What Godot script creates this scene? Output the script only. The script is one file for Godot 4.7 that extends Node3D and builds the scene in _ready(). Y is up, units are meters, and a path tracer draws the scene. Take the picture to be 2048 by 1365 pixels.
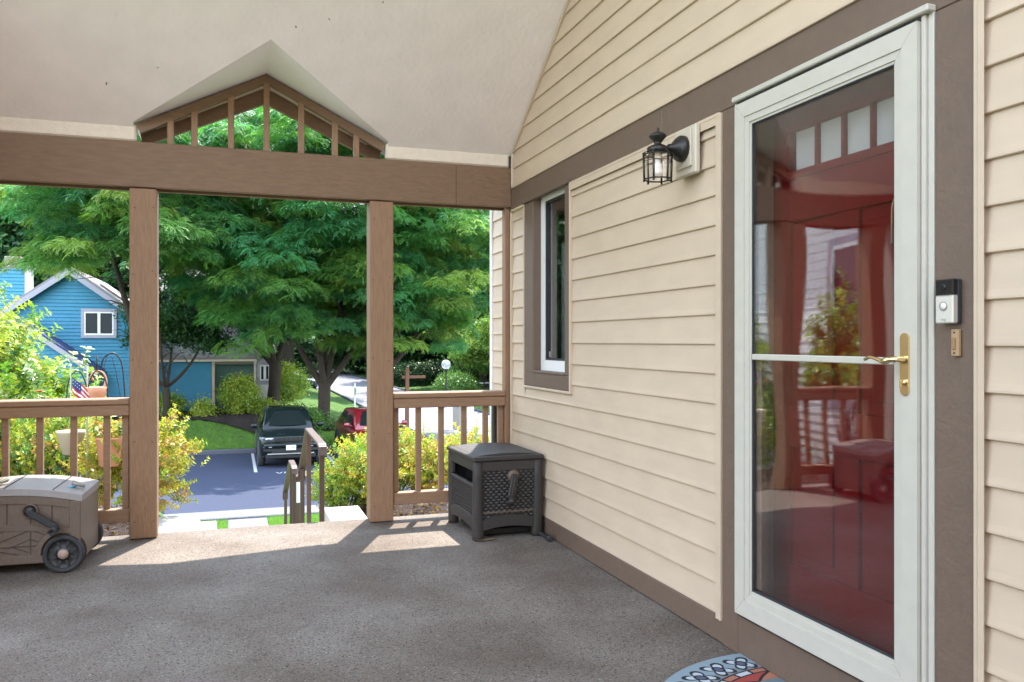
extends Node3D
# Porch of a cream-sided townhouse looking out over a parking lot.
# World: x to the right along the porch front, y up, -z out of the porch. Distances out of the porch are written as d = -z.

var rng := RandomNumberGenerator.new()
var M := {}
var box_cache := {}
var board_cache := {}
var names_used := {}
const COURSE := 0.1273
const WALL := 1.965
const RISE := 0.655

# ------------------------------------------------------------------ basics
func P(x: float, y: float, d: float) -> Vector3:
	return Vector3(x, y, -d)

func numbered(called: String) -> String:
	var k: int = names_used.get(called, 0)
	names_used[called] = k + 1
	return called if k == 0 else "%s_%03d" % [called, k]

func thing(called: String, label: String, category: String, at := Vector3.ZERO, group := "") -> Node3D:
	var o := Node3D.new()
	o.name = numbered(called)
	add_child(o, true)
	o.position = at
	tag(o, label, category, group)
	return o

func tag(o: Node, label: String, category: String, group := "") -> void:
	o.set_meta("label", label)
	o.set_meta("category", category)
	if group != "":
		o.set_meta("group", group)

func part(parent: Node3D, called: String, mesh: Mesh, mat: Material, at := Vector3.ZERO, turn := Vector3.ZERO) -> MeshInstance3D:
	var o := MeshInstance3D.new()
	o.name = called if parent != self else numbered(called)
	o.mesh = mesh
	o.material_override = mat
	parent.add_child(o, true)
	o.position = at
	o.rotation = turn
	return o

func structure(called: String, mesh: Mesh, mat: Material, at := Vector3.ZERO) -> MeshInstance3D:
	var o := part(self, called, mesh, mat, at)
	o.set_meta("kind", "structure")
	return o

func stuff(o: Node) -> void:
	o.set_meta("kind", "stuff")

# ------------------------------------------------------------------ meshes
func tool_new(smooth := false) -> SurfaceTool:
	var st := SurfaceTool.new()
	st.begin(Mesh.PRIMITIVE_TRIANGLES)
	st.set_smooth_group(0 if smooth else -1)
	return st

func tri(st: SurfaceTool, a: Vector3, b: Vector3, c: Vector3, out: Vector3) -> void:
	if (c - a).cross(b - a).dot(out) < 0.0:
		var t := b
		b = c
		c = t
	st.add_vertex(a)
	st.add_vertex(b)
	st.add_vertex(c)

func quad(st: SurfaceTool, a: Vector3, b: Vector3, c: Vector3, d: Vector3, out: Vector3) -> void:
	tri(st, a, b, c, out)
	tri(st, a, c, d, out)

func done(st: SurfaceTool) -> ArrayMesh:
	st.generate_normals()
	return st.commit()

func add_box(st: SurfaceTool, c: Vector3, s: Vector3, b: float, basis := Basis.IDENTITY) -> void:
	# a box with chamfered edges
	var h := s * 0.5
	b = minf(b, minf(h.x, minf(h.y, h.z)) * 0.45)
	var ax := [Vector3.RIGHT, Vector3.UP, Vector3.BACK]
	for i in 3:
		var u: Vector3 = ax[i]
		var v: Vector3 = ax[(i + 1) % 3]
		var w: Vector3 = ax[(i + 2) % 3]
		var hu: float = h[i]
		var hv: float = h[(i + 1) % 3]
		var hw: float = h[(i + 2) % 3]
		for sg: float in [-1.0, 1.0]:
			var f := u * sg * hu
			var e := v * (hv - b)
			var g := w * (hw - b)
			quad(st, c + basis * (f + e + g), c + basis * (f - e + g), c + basis * (f - e - g), c + basis * (f + e - g), basis * (u * sg))
			if b > 0.0:
				for s2: float in [-1.0, 1.0]:
					# the edge along w between face u and face v
					var a0 := u * sg * hu + v * s2 * (hv - b)
					var a1 := u * sg * (hu - b) + v * s2 * hv
					quad(st, c + basis * (a0 + g), c + basis * (a1 + g), c + basis * (a1 - g), c + basis * (a0 - g), basis * (u * sg + v * s2))
	if b > 0.0:
		for sx: float in [-1.0, 1.0]:
			for sy: float in [-1.0, 1.0]:
				for sz: float in [-1.0, 1.0]:
					var k := Vector3(sx, sy, sz)
					tri(st, c + basis * (k * Vector3(h.x, h.y - b, h.z - b)), c + basis * (k * Vector3(h.x - b, h.y, h.z - b)), c + basis * (k * Vector3(h.x - b, h.y - b, h.z)), basis * k)

func box_mesh(s: Vector3, b := 0.003) -> ArrayMesh:
	var key := "%.4f %.4f %.4f %.4f" % [s.x, s.y, s.z, b]
	if not box_cache.has(key):
		var st := tool_new()
		add_box(st, Vector3.ZERO, s, b)
		box_cache[key] = done(st)
	return box_cache[key]

func bx(parent: Node3D, called: String, x0: float, x1: float, y0: float, y1: float, d0: float, d1: float, mat: Material, b := 0.003) -> MeshInstance3D:
	# a chamfered box given by its world extents
	var c := P((x0 + x1) * 0.5, (y0 + y1) * 0.5, (d0 + d1) * 0.5)
	return part(parent, called, box_mesh(Vector3(absf(x1 - x0), absf(y1 - y0), absf(d1 - d0)), b), mat, c - base_of(parent))

func base_of(n: Node3D) -> Vector3:
	var v := Vector3.ZERO
	var k: Node = n
	while k is Node3D and k != self:
		v += k.position
		k = k.get_parent()
	return v

func prism(pts: Array, thick: Vector3, b := 0.0) -> ArrayMesh:
	# a flat polygon given a thickness
	var st := tool_new()
	add_prism(st, pts, thick)
	return done(st)

func add_prism(st: SurfaceTool, pts: Array, thick: Vector3) -> void:
	var mid := Vector3.ZERO
	for p: Vector3 in pts:
		mid += p / pts.size()
	for i in range(1, pts.size() - 1):
		tri(st, pts[0], pts[i], pts[i + 1], -thick)
		tri(st, pts[0] + thick, pts[i] + thick, pts[i + 1] + thick, thick)
	for i in pts.size():
		var a: Vector3 = pts[i]
		var c: Vector3 = pts[(i + 1) % pts.size()]
		var n := (c - a).cross(thick)
		if n.dot((a + c) * 0.5 - mid) < 0:
			n = -n
		quad(st, a, c, c + thick, a + thick, n)

func add_lathe(st: SurfaceTool, prof: Array, n: int, xf := Transform3D.IDENTITY) -> void:
	# prof: Vector2(radius, height) from bottom to top
	for i in prof.size() - 1:
		var p: Vector2 = prof[i]
		var q: Vector2 = prof[i + 1]
		for k in n:
			var a := TAU * k / n
			var c := TAU * (k + 1) / n
			var da := Vector3(cos(a), 0, sin(a))
			var dc := Vector3(cos(c), 0, sin(c))
			var out := (da + dc) * (q.y - p.y) + Vector3.UP * (p.x - q.x) * 2.0
			var v0 := xf * (da * p.x + Vector3.UP * p.y)
			var v1 := xf * (dc * p.x + Vector3.UP * p.y)
			var v2 := xf * (dc * q.x + Vector3.UP * q.y)
			var v3 := xf * (da * q.x + Vector3.UP * q.y)
			if p.x > 1e-5:
				tri(st, v0, v1, v2, xf.basis * out)
			if q.x > 1e-5:
				tri(st, v0, v2, v3, xf.basis * out)

func lathe(prof: Array, n := 20, smooth := true) -> ArrayMesh:
	var st := tool_new(smooth)
	add_lathe(st, prof, n)
	return done(st)

func add_tube(st: SurfaceTool, pts: Array, radii: Array, n := 8) -> void:
	var prev: Array = []
	var side := Vector3.ZERO
	for i in pts.size():
		var p: Vector3 = pts[i]
		var t: Vector3 = (pts[mini(i + 1, pts.size() - 1)] - pts[maxi(i - 1, 0)]).normalized()
		if side == Vector3.ZERO:
			side = t.cross(Vector3.UP if absf(t.y) < 0.9 else Vector3.RIGHT).normalized()
		side = (side - t * side.dot(t)).normalized()
		var up := t.cross(side)
		var r: float = radii[mini(i, radii.size() - 1)]
		var ring: Array = []
		for k in n:
			var a := TAU * k / n
			ring.append(p + (side * cos(a) + up * sin(a)) * r)
		if i > 0:
			var q: Vector3 = pts[i - 1]
			for k in n:
				var j := (k + 1) % n
				quad(st, prev[k], prev[j], ring[j], ring[k], (prev[k] + ring[j]) * 0.5 - (p + q) * 0.5)
		if i == 0 or i == pts.size() - 1:
			var e := -t if i == 0 else t
			for k in range(1, n - 1):
				tri(st, ring[0], ring[k], ring[k + 1], e)
		prev = ring

func tube(pts: Array, radii: Array, n := 8, smooth := true) -> ArrayMesh:
	var st := tool_new(smooth)
	add_tube(st, pts, radii, n)
	return done(st)

func curve(pts: Array, steps := 6) -> Array:
	# Catmull-Rom through the points
	var out: Array = []
	for i in pts.size() - 1:
		var p0: Vector3 = pts[maxi(i - 1, 0)]
		var p1: Vector3 = pts[i]
		var p2: Vector3 = pts[i + 1]
		var p3: Vector3 = pts[mini(i + 2, pts.size() - 1)]
		for k in steps:
			out.append(p1.cubic_interpolate(p2, p0, p3, float(k) / steps))
	out.append(pts[-1])
	return out

# ------------------------------------------------------------------ siding
func siding_mesh(length: float, skew0 := 0.0, skew1 := 0.0, height := COURSE) -> ArrayMesh:
	# one course of lap siding: along +x, outwards +z, up y; skews move the upper corners of the two ends
	var key := "%.3f %.3f %.3f %.3f" % [length, skew0, skew1, height]
	if not board_cache.has(key):
		var st := tool_new()
		add_course(st, length, skew0, skew1, height, Vector3.ZERO)
		board_cache[key] = done(st)
	return board_cache[key]

func add_course(st: SurfaceTool, length: float, skew0: float, skew1: float, height: float, at: Vector3, fine := true) -> void:
	var prof: Array = [Vector2(0.0025, height + 0.004), Vector2(0.0075, height * 0.62), Vector2(0.0122, height * 0.2), Vector2(0.0150, 0.006), Vector2(0.0150, 0.0), Vector2(0.0115, -0.0025), Vector2(0.0, -0.0025)]
	if not fine:
		prof = [Vector2(0.001, height), Vector2(0.04, 0.0), Vector2(0.0, 0.0)]
	for i in prof.size() - 1:
		var p: Vector2 = prof[i]
		var q: Vector2 = prof[i + 1]
		var fp := p.y / height
		var fq := q.y / height
		var a := at + Vector3(skew0 * fp, p.y, p.x)
		var b := at + Vector3(length + skew1 * fp, p.y, p.x)
		var c := at + Vector3(length + skew1 * fq, q.y, q.x)
		var d := at + Vector3(skew0 * fq, q.y, q.x)
		var n := Vector3(0, p.x - q.x, p.y - q.y)
		if n.z < 0:
			n = Vector3.DOWN
		quad(st, a, b, c, d, n if n.length() > 1e-6 else Vector3.DOWN)

func board(parent: Node3D, mat: Material, start: Vector3, along: Vector3, length: float, skew0 := 0.0, skew1 := 0.0, height := COURSE) -> MeshInstance3D:
	var o := part(parent, "siding_board", siding_mesh(snappedf(length, 0.001), skew0, skew1, height), mat)
	var out := along.cross(Vector3.UP)
	o.basis = Basis(along, Vector3.UP, out)
	o.position = start - base_of(parent)
	return o

func lap_wall(parent: Node3D, called: String, mat: Material, at: Vector3, along: Vector3, y0: float, y1: float, left: Callable, right: Callable, height := 0.13) -> void:
	# far walls: the courses are too fine to pick apart, so they stay one part
	var st := tool_new()
	var y := y0
	while y < y1:
		var hh := minf(height, y1 - y)
		var l0: float = left.call(y)
		var l1: float = left.call(y + hh)
		var r0: float = right.call(y)
		var r1: float = right.call(y + hh)
		if r0 - l0 > 0.02:
			add_course(st, r0 - l0, l1 - l0, r1 - r0, hh, Vector3(l0, y, 0), false)
		y += height
	var o := part(parent, called, done(st), mat)
	o.basis = Basis(along, Vector3.UP, along.cross(Vector3.UP))
	o.position = at - base_of(parent)
	stuff(o)

# ------------------------------------------------------------------ materials
func srgb(r: float, g: float, b: float) -> Color:
	return Color(r, g, b).linear_to_srgb()

func mat(r: float, g: float, b: float, rough := 0.6, metal := 0.0) -> StandardMaterial3D:
	# r, g, b: real-world (linear) base colour
	var m := StandardMaterial3D.new()
	m.albedo_color = srgb(r, g, b)
	m.roughness = rough
	m.metallic = metal
	return m

func noise(freq: float, kind := FastNoiseLite.TYPE_SIMPLEX_SMOOTH, octaves := 4, seed_ := 1) -> FastNoiseLite:
	var n := FastNoiseLite.new()
	n.noise_type = kind
	n.frequency = freq
	n.fractal_octaves = octaves
	n.seed = seed_
	return n

func noise_tex(freq: float, lo: Color, hi: Color, size := 512, octaves := 4, seed_ := 1, bump := 0.0, mid := 0.5) -> NoiseTexture2D:
	var t := NoiseTexture2D.new()
	t.width = size
	t.height = size
	t.seamless = true
	t.noise = noise(freq, FastNoiseLite.TYPE_SIMPLEX_SMOOTH, octaves, seed_)
	if bump > 0.0:
		t.as_normal_map = true
		t.bump_strength = bump
	else:
		var g := Gradient.new()
		g.set_color(0, lo)
		g.set_color(1, hi)
		g.add_point(mid, lo.lerp(hi, 0.5))
		t.color_ramp = g
	return t

func world_map(m: StandardMaterial3D, scale: Vector3) -> void:
	m.uv1_triplanar = true
	m.uv1_world_triplanar = true
	m.uv1_scale = scale
	m.uv1_triplanar_sharpness = 6.0

func grained(m: StandardMaterial3D, tex: Texture2D, scale: Vector3, bump: Texture2D = null, depth := 0.3) -> StandardMaterial3D:
	m.albedo_texture = tex
	world_map(m, scale)
	if bump != null:
		m.normal_enabled = true
		m.normal_texture = bump
		m.normal_scale = depth
	return m

func make_materials() -> void:
	var soft := noise_tex(0.012, Color(0.945, 0.945, 0.945), Color(1, 1, 1), 512, 5, 3)
	var faint := noise_tex(0.01, Color(0.965, 0.965, 0.965), Color(1, 1, 1), 512, 5, 4)
	var grain := noise_tex(0.03, Color(0.89, 0.89, 0.89), Color(1, 1, 1), 512, 5, 7)
	var fine_bump := noise_tex(0.05, Color.BLACK, Color.WHITE, 512, 4, 11, 6.0)
	M.siding = grained(mat(0.565, 0.447, 0.325, 0.5), soft, Vector3(1.0, 1.0, 0.4), fine_bump, 0.03)
	M.siding_white = grained(mat(0.70, 0.70, 0.70, 0.55), soft, Vector3(1.0, 1.0, 0.6), fine_bump, 0.1)
	M.trim = grained(mat(0.140, 0.094, 0.066, 0.6), soft, Vector3(1.5, 1.5, 1.5), fine_bump, 0.15)
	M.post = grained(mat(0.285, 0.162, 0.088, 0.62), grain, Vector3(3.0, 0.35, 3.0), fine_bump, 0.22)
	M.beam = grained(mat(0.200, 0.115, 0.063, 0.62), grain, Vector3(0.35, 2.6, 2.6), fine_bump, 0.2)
	M.rail = grained(mat(0.290, 0.168, 0.095, 0.62), grain, Vector3(0.4, 4.0, 4.0), fine_bump, 0.25)
	M.ceiling = grained(mat(0.87, 0.80, 0.79, 0.85), faint, Vector3(0.8, 0.8, 0.8), fine_bump, 0.12)
	M.cream_wood = grained(mat(0.72, 0.62, 0.50, 0.6), soft, Vector3(2, 2, 2), fine_bump, 0.2)
	M.white = mat(0.90, 0.88, 0.90, 0.6)
	M.vinyl = mat(0.80, 0.80, 0.79, 0.35)
	M.door_white = grained(mat(0.505, 0.478, 0.410, 0.42), faint, Vector3(2, 2, 2))
	M.red_door = grained(mat(0.105, 0.003, 0.005, 0.6), soft, Vector3(3, 1, 3))
	M.red_door.metallic_specular = 0.1
	M.black = mat(0.012, 0.012, 0.012, 0.5)
	M.rubber = mat(0.025, 0.025, 0.027, 0.75)
	M.iron = mat(0.018, 0.016, 0.014, 0.38, 0.2)
	M.brass = mat(0.82, 0.64, 0.36, 0.2, 1.0)
	M.chrome = mat(0.75, 0.75, 0.76, 0.12, 1.0)
	M.silver = mat(0.70, 0.68, 0.62, 0.35, 0.6)
	M.dark_room = mat(0.05, 0.05, 0.05, 0.9)
	M.room_wall = mat(0.5, 0.48, 0.44, 0.9)
	M.bronze = mat(0.085, 0.050, 0.040, 0.4)
	M.charcoal = grained(mat(0.034, 0.029, 0.026, 0.6), soft, Vector3(4, 4, 4), fine_bump, 0.2)
	M.cart = grained(mat(0.128, 0.088, 0.064, 0.5), grain, Vector3(6.0, 1.0, 6.0), fine_bump, 0.15)
	M.cart_lid = grained(mat(0.22, 0.19, 0.175, 0.5), soft, Vector3(3, 3, 3), fine_bump, 0.15)
	M.groove = mat(0.05, 0.035, 0.028, 0.7)

	M.pane = mat(1, 1, 1, 0.0)
	M.pane.transparency = BaseMaterial3D.TRANSPARENCY_ALPHA
	M.pane.albedo_color.a = 0.0
	M.pane.metallic_specular = 0.5
	# two sheets of slightly wavy glass
	M.storm_glass = M.pane.duplicate()
	M.storm_glass.normal_enabled = true
	M.storm_glass.normal_texture = noise_tex(0.004, Color.BLACK, Color.WHITE, 512, 1, 21, 10.0)
	M.storm_glass.normal_scale = 0.09
	M.storm_glass.uv1_triplanar = true
	M.storm_glass.uv1_world_triplanar = true
	M.storm_glass.uv1_scale = Vector3(0.8, 0.8, 0.8)
	M.frosted = mat(0.35, 0.37, 0.36, 0.35)
	M.dark_glass = mat(0.012, 0.016, 0.018, 0.03)
	M.dark_glass.metallic_specular = 0.45
	M.far_glass = mat(0.02, 0.03, 0.035, 0.05)
	M.far_glass.metallic_specular = 0.22

	M.concrete = concrete_material()
	M.slab = grained(mat(0.46, 0.44, 0.40, 0.85), noise_tex(0.04, Color(0.84, 0.84, 0.84), Color(1, 1, 1), 512, 5, 31), Vector3(0.8, 0.8, 0.8), fine_bump, 0.4)
	M.asphalt = grained(mat(0.015, 0.025, 0.064, 0.9), noise_tex(0.09, Color(0.72, 0.72, 0.72), Color(1, 1, 1), 512, 6, 33), Vector3(0.22, 0.22, 0.22))  # sky blue and tree shade are put into this base colour
	M.road = grained(mat(0.23, 0.23, 0.27, 0.85), noise_tex(0.015, Color(0.75, 0.75, 0.75), Color(1, 1, 1), 512, 6, 35), Vector3(0.12, 0.12, 0.12))
	M.paint = grained(mat(0.66, 0.66, 0.66, 0.7), noise_tex(0.06, Color(0.55, 0.55, 0.58), Color(1, 1, 1), 256, 5, 37), Vector3(1.5, 1.5, 1.5))
	M.pavement = grained(mat(0.13, 0.13, 0.14, 0.85), noise_tex(0.05, Color(0.80, 0.80, 0.80), Color(1, 1, 1), 256, 5, 34), Vector3(0.6, 0.6, 0.6))
	M.kerb = mat(0.075, 0.08, 0.095, 0.85)
	M.grass = grained(mat(0.155, 0.295, 0.045, 0.9), noise_tex(0.03, Color(0.42, 0.55, 0.45), Color(1, 1, 0.9), 512, 6, 39), Vector3(0.35, 0.35, 0.35), noise_tex(0.25, Color.BLACK, Color.WHITE, 512, 3, 41, 14.0), 0.9)
	M.mulch = grained(mat(0.085, 0.045, 0.034, 0.95), noise_tex(0.15, Color(0.35, 0.35, 0.35), Color(1, 1, 1), 512, 4, 43), Vector3(1.2, 1.2, 1.2), noise_tex(0.2, Color.BLACK, Color.WHITE, 512, 3, 45, 20.0), 1.0)
	M.bark = grained(mat(0.150, 0.112, 0.082, 0.95), noise_tex(0.05, Color(0.35, 0.35, 0.35), Color(1, 1, 1), 512, 5, 47), Vector3(2.2, 0.5, 2.2), noise_tex(0.06, Color.BLACK, Color.WHITE, 512, 5, 47, 24.0), 1.0)
	M.twig = mat(0.10, 0.07, 0.05, 0.9)
	M.blue_siding = grained(mat(0.036, 0.235, 0.375, 0.6), soft, Vector3(0.3, 0.3, 0.3))
	M.green_siding = grained(mat(0.10, 0.22, 0.19, 0.6), soft, Vector3(0.3, 0.3, 0.3))
	M.grey_trim = mat(0.36, 0.34, 0.40, 0.6)
	M.taupe = mat(0.22, 0.19, 0.155, 0.7)
	M.shingle = grained(mat(0.46, 0.41, 0.42, 0.9), noise_tex(0.12, Color(0.55, 0.55, 0.55), Color(1, 1, 1), 512, 4, 51), Vector3(0.8, 2.5, 0.8))
	M.shingle_blue = grained(mat(0.055, 0.085, 0.25, 0.85), noise_tex(0.12, Color(0.6, 0.6, 0.6), Color(1, 1, 1), 512, 4, 53), Vector3(0.8, 2.5, 0.8))
	M.terracotta = grained(mat(0.70, 0.33, 0.20, 0.75), soft, Vector3(5, 5, 5))
	M.beige_pot = mat(0.42, 0.35, 0.24, 0.6)
	M.tape = mat(0.34, 0.33, 0.26, 0.8)
	M.wood_sign = mat(0.16, 0.075, 0.045, 0.8)
	M.mail_grey = mat(0.30, 0.28, 0.25, 0.5, 0.2)

	M.terracotta_dull = mat(0.34, 0.24, 0.19, 0.6)
	M.glove = grained(mat(0.50, 0.47, 0.38, 0.85), noise_tex(0.09, Color(0.25, 0.27, 0.25), Color(1, 1, 1), 256, 3, 71), Vector3(7, 7, 7))
	M.cream_vinyl = mat(0.52, 0.46, 0.36, 0.5)
	M.bulb = mat(0.75, 0.73, 0.68, 0.3)
	M.gloss_black = mat(0.012, 0.012, 0.013, 0.15)
	M.tan = mat(0.36, 0.235, 0.12, 0.5)
	M.tan_dark = mat(0.28, 0.17, 0.085, 0.45)
	M.flag_red = mat(0.50, 0.03, 0.07, 0.8)
	M.flag_blue = mat(0.03, 0.06, 0.22, 0.8)
	M.petal = mat(0.75, 0.12, 0.03, 0.6)
	M.leaf = mat(1, 1, 1, 0.5)
	M.leaf.vertex_color_use_as_albedo = true
	M.leaf.backlight_enabled = true
	M.leaf.backlight = srgb(0.85, 0.95, 0.35)
	M.leaf_gloss = mat(1, 1, 1, 0.36)
	M.leaf_gloss.vertex_color_use_as_albedo = true
	M.leaf_gloss.backlight_enabled = true
	M.leaf_gloss.backlight = srgb(0.75, 0.80, 0.30)

func concrete_material() -> StandardMaterial3D:
	# exposed aggregate: small stones of many tones in a grey-brown paste
	var size := 1024
	var img := Image.create(size, size, false, Image.FORMAT_RGB8)
	var hgt := Image.create(size, size, false, Image.FORMAT_L8)
	var paste := Color(0.76, 0.71, 0.67)
	img.fill(paste)
	hgt.fill(Color(0.35, 0.35, 0.35))
	var r := RandomNumberGenerator.new()
	r.seed = 5
	for k in 120000:
		var x := r.randi() % size
		var y := r.randi() % size
		var w := 1 + int(r.randf() * r.randf() * 5.0)
		var hh := maxi(1, w - r.randi() % 2)
		var t := r.randf()
		var v := r.randf_range(0.42, 0.98)
		var c := Color(v, v * 0.95, v * 0.91)
		if t < 0.2:
			c = Color(v * 0.95, v * 0.84, v * 0.74)
		elif t < 0.34:
			c = Color(0.34, 0.31, 0.30)
		elif t > 0.985:
			c = Color(1, 1, 1)
		img.fill_rect(Rect2i(x, y, w, hh), c)
		hgt.fill_rect(Rect2i(x, y, w, hh), Color(1, 1, 1) * r.randf_range(0.4, 0.95))
	var n := noise(0.006, FastNoiseLite.TYPE_SIMPLEX_SMOOTH, 4, 9)
	var m := mat(0.335, 0.335, 0.335, 0.9)
	m.albedo_texture = ImageTexture.create_from_image(img)
	world_map(m, Vector3(0.62, 0.62, 0.62))
	hgt.bump_map_to_normal_map(2.0)
	m.normal_enabled = true
	m.normal_texture = ImageTexture.create_from_image(hgt)
	m.normal_scale = 0.35
	# worn and stained patches over the grain
	m.detail_enabled = true
	m.detail_blend_mode = BaseMaterial3D.BLEND_MODE_MUL
	m.detail_uv_layer = BaseMaterial3D.DETAIL_UV_2
	m.detail_albedo = noise_tex(0.012, Color(0.74, 0.69, 0.64), Color(1, 1, 1), 512, 6, 61)
	m.uv2_triplanar = true
	m.uv2_world_triplanar = true
	m.uv2_scale = Vector3(0.21, 0.21, 0.21)
	return m
# ------------------------------------------------------------------ light and camera
func _ready() -> void:
	var cam := Camera3D.new()
	cam.name = "camera"
	cam.fov = 44.94
	cam.near = 0.05
	cam.far = 900.0
	add_child(cam)
	cam.position = Vector3(0, 1.275, 0)
	cam.rotation_degrees = Vector3(0, -18.72, 0)
	cam.current = true

	var env := Environment.new()
	env.background_mode = Environment.BG_SKY
	var sky_mat := ProceduralSkyMaterial.new()
	sky_mat.sky_top_color = Color(0.76, 0.84, 0.95)
	sky_mat.sky_horizon_color = Color(0.95, 0.96, 0.98)
	sky_mat.sky_curve = 0.25
	sky_mat.ground_bottom_color = Color(0.35, 0.36, 0.33)
	sky_mat.ground_horizon_color = Color(0.80, 0.82, 0.84)
	sky_mat.sun_angle_max = 12.0
	sky_mat.energy_multiplier = 1.0
	var sky := Sky.new()
	sky.sky_material = sky_mat
	env.sky = sky
	env.background_energy_multiplier = 1.25
	env.tonemap_mode = Environment.TONE_MAPPER_LINEAR
	env.tonemap_exposure = 5.3
	env.sdfgi_enabled = true
	env.ssao_enabled = true
	env.ssil_enabled = true
	var we := WorldEnvironment.new()
	we.name = "world_environment"
	we.environment = env
	add_child(we)

	var sun := DirectionalLight3D.new()
	sun.name = "sun"
	sun.light_color = Color(1.0, 0.965, 0.915)
	sun.light_energy = 0.88
	sun.light_angular_distance = 0.5
	sun.shadow_enabled = true
	add_child(sun)
	var az := deg_to_rad(23.5)
	var el := deg_to_rad(65.0)
	var to_sun := P(sin(az) * cos(el), sin(el), cos(az) * cos(el))
	sun.look_at_from_position(Vector3.ZERO, -to_sun, Vector3.RIGHT)

	rng.seed = 20240
	make_materials()
	build_porch_floor()
	build_townhouse()
	build_canopy()
	build_railings()
	build_opposite_wall()
	build_terrain()
	build_houses()
	build_trees()
	build_shrubs()
	build_vehicles()
	build_street_things()
	build_porch_things()
	build_steps()

# ------------------------------------------------------------------ porch floor
func build_porch_floor() -> void:
	structure("porch_floor", box_mesh(Vector3(3.9, 0.22, 9.95), 0.012), M.concrete, P(0.05, -0.11, 0.975))

	# unseen paving and house front behind the porch, placed to light its ceiling
	structure("unseen_court_paving", box_mesh(Vector3(13.0, 0.2, 9.0), 0.0), M.slab, P(-1.5, -0.12, -8.55))
	var f := thing("unseen_facing_front", "unseen cream sided house front behind the porch, placed to light the ceiling", "house", P(-1.5, 0, -9.0))
	bx(f, "wall_core", -8.0, 5.0, 0.0, 6.5, -9.4, -9.05, M.siding, 0.0)
	lap_wall(f, "siding", M.siding, P(0, 0, -9.05), Vector3.LEFT, 0.0, 6.5, func(_y: float) -> float: return -5.0, func(_y: float) -> float: return 8.0, COURSE)

# ------------------------------------------------------------------ the house wall on the right
func rake_d(y: float) -> float:
	return 5.74 - (y - 2.67) / RISE

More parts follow.
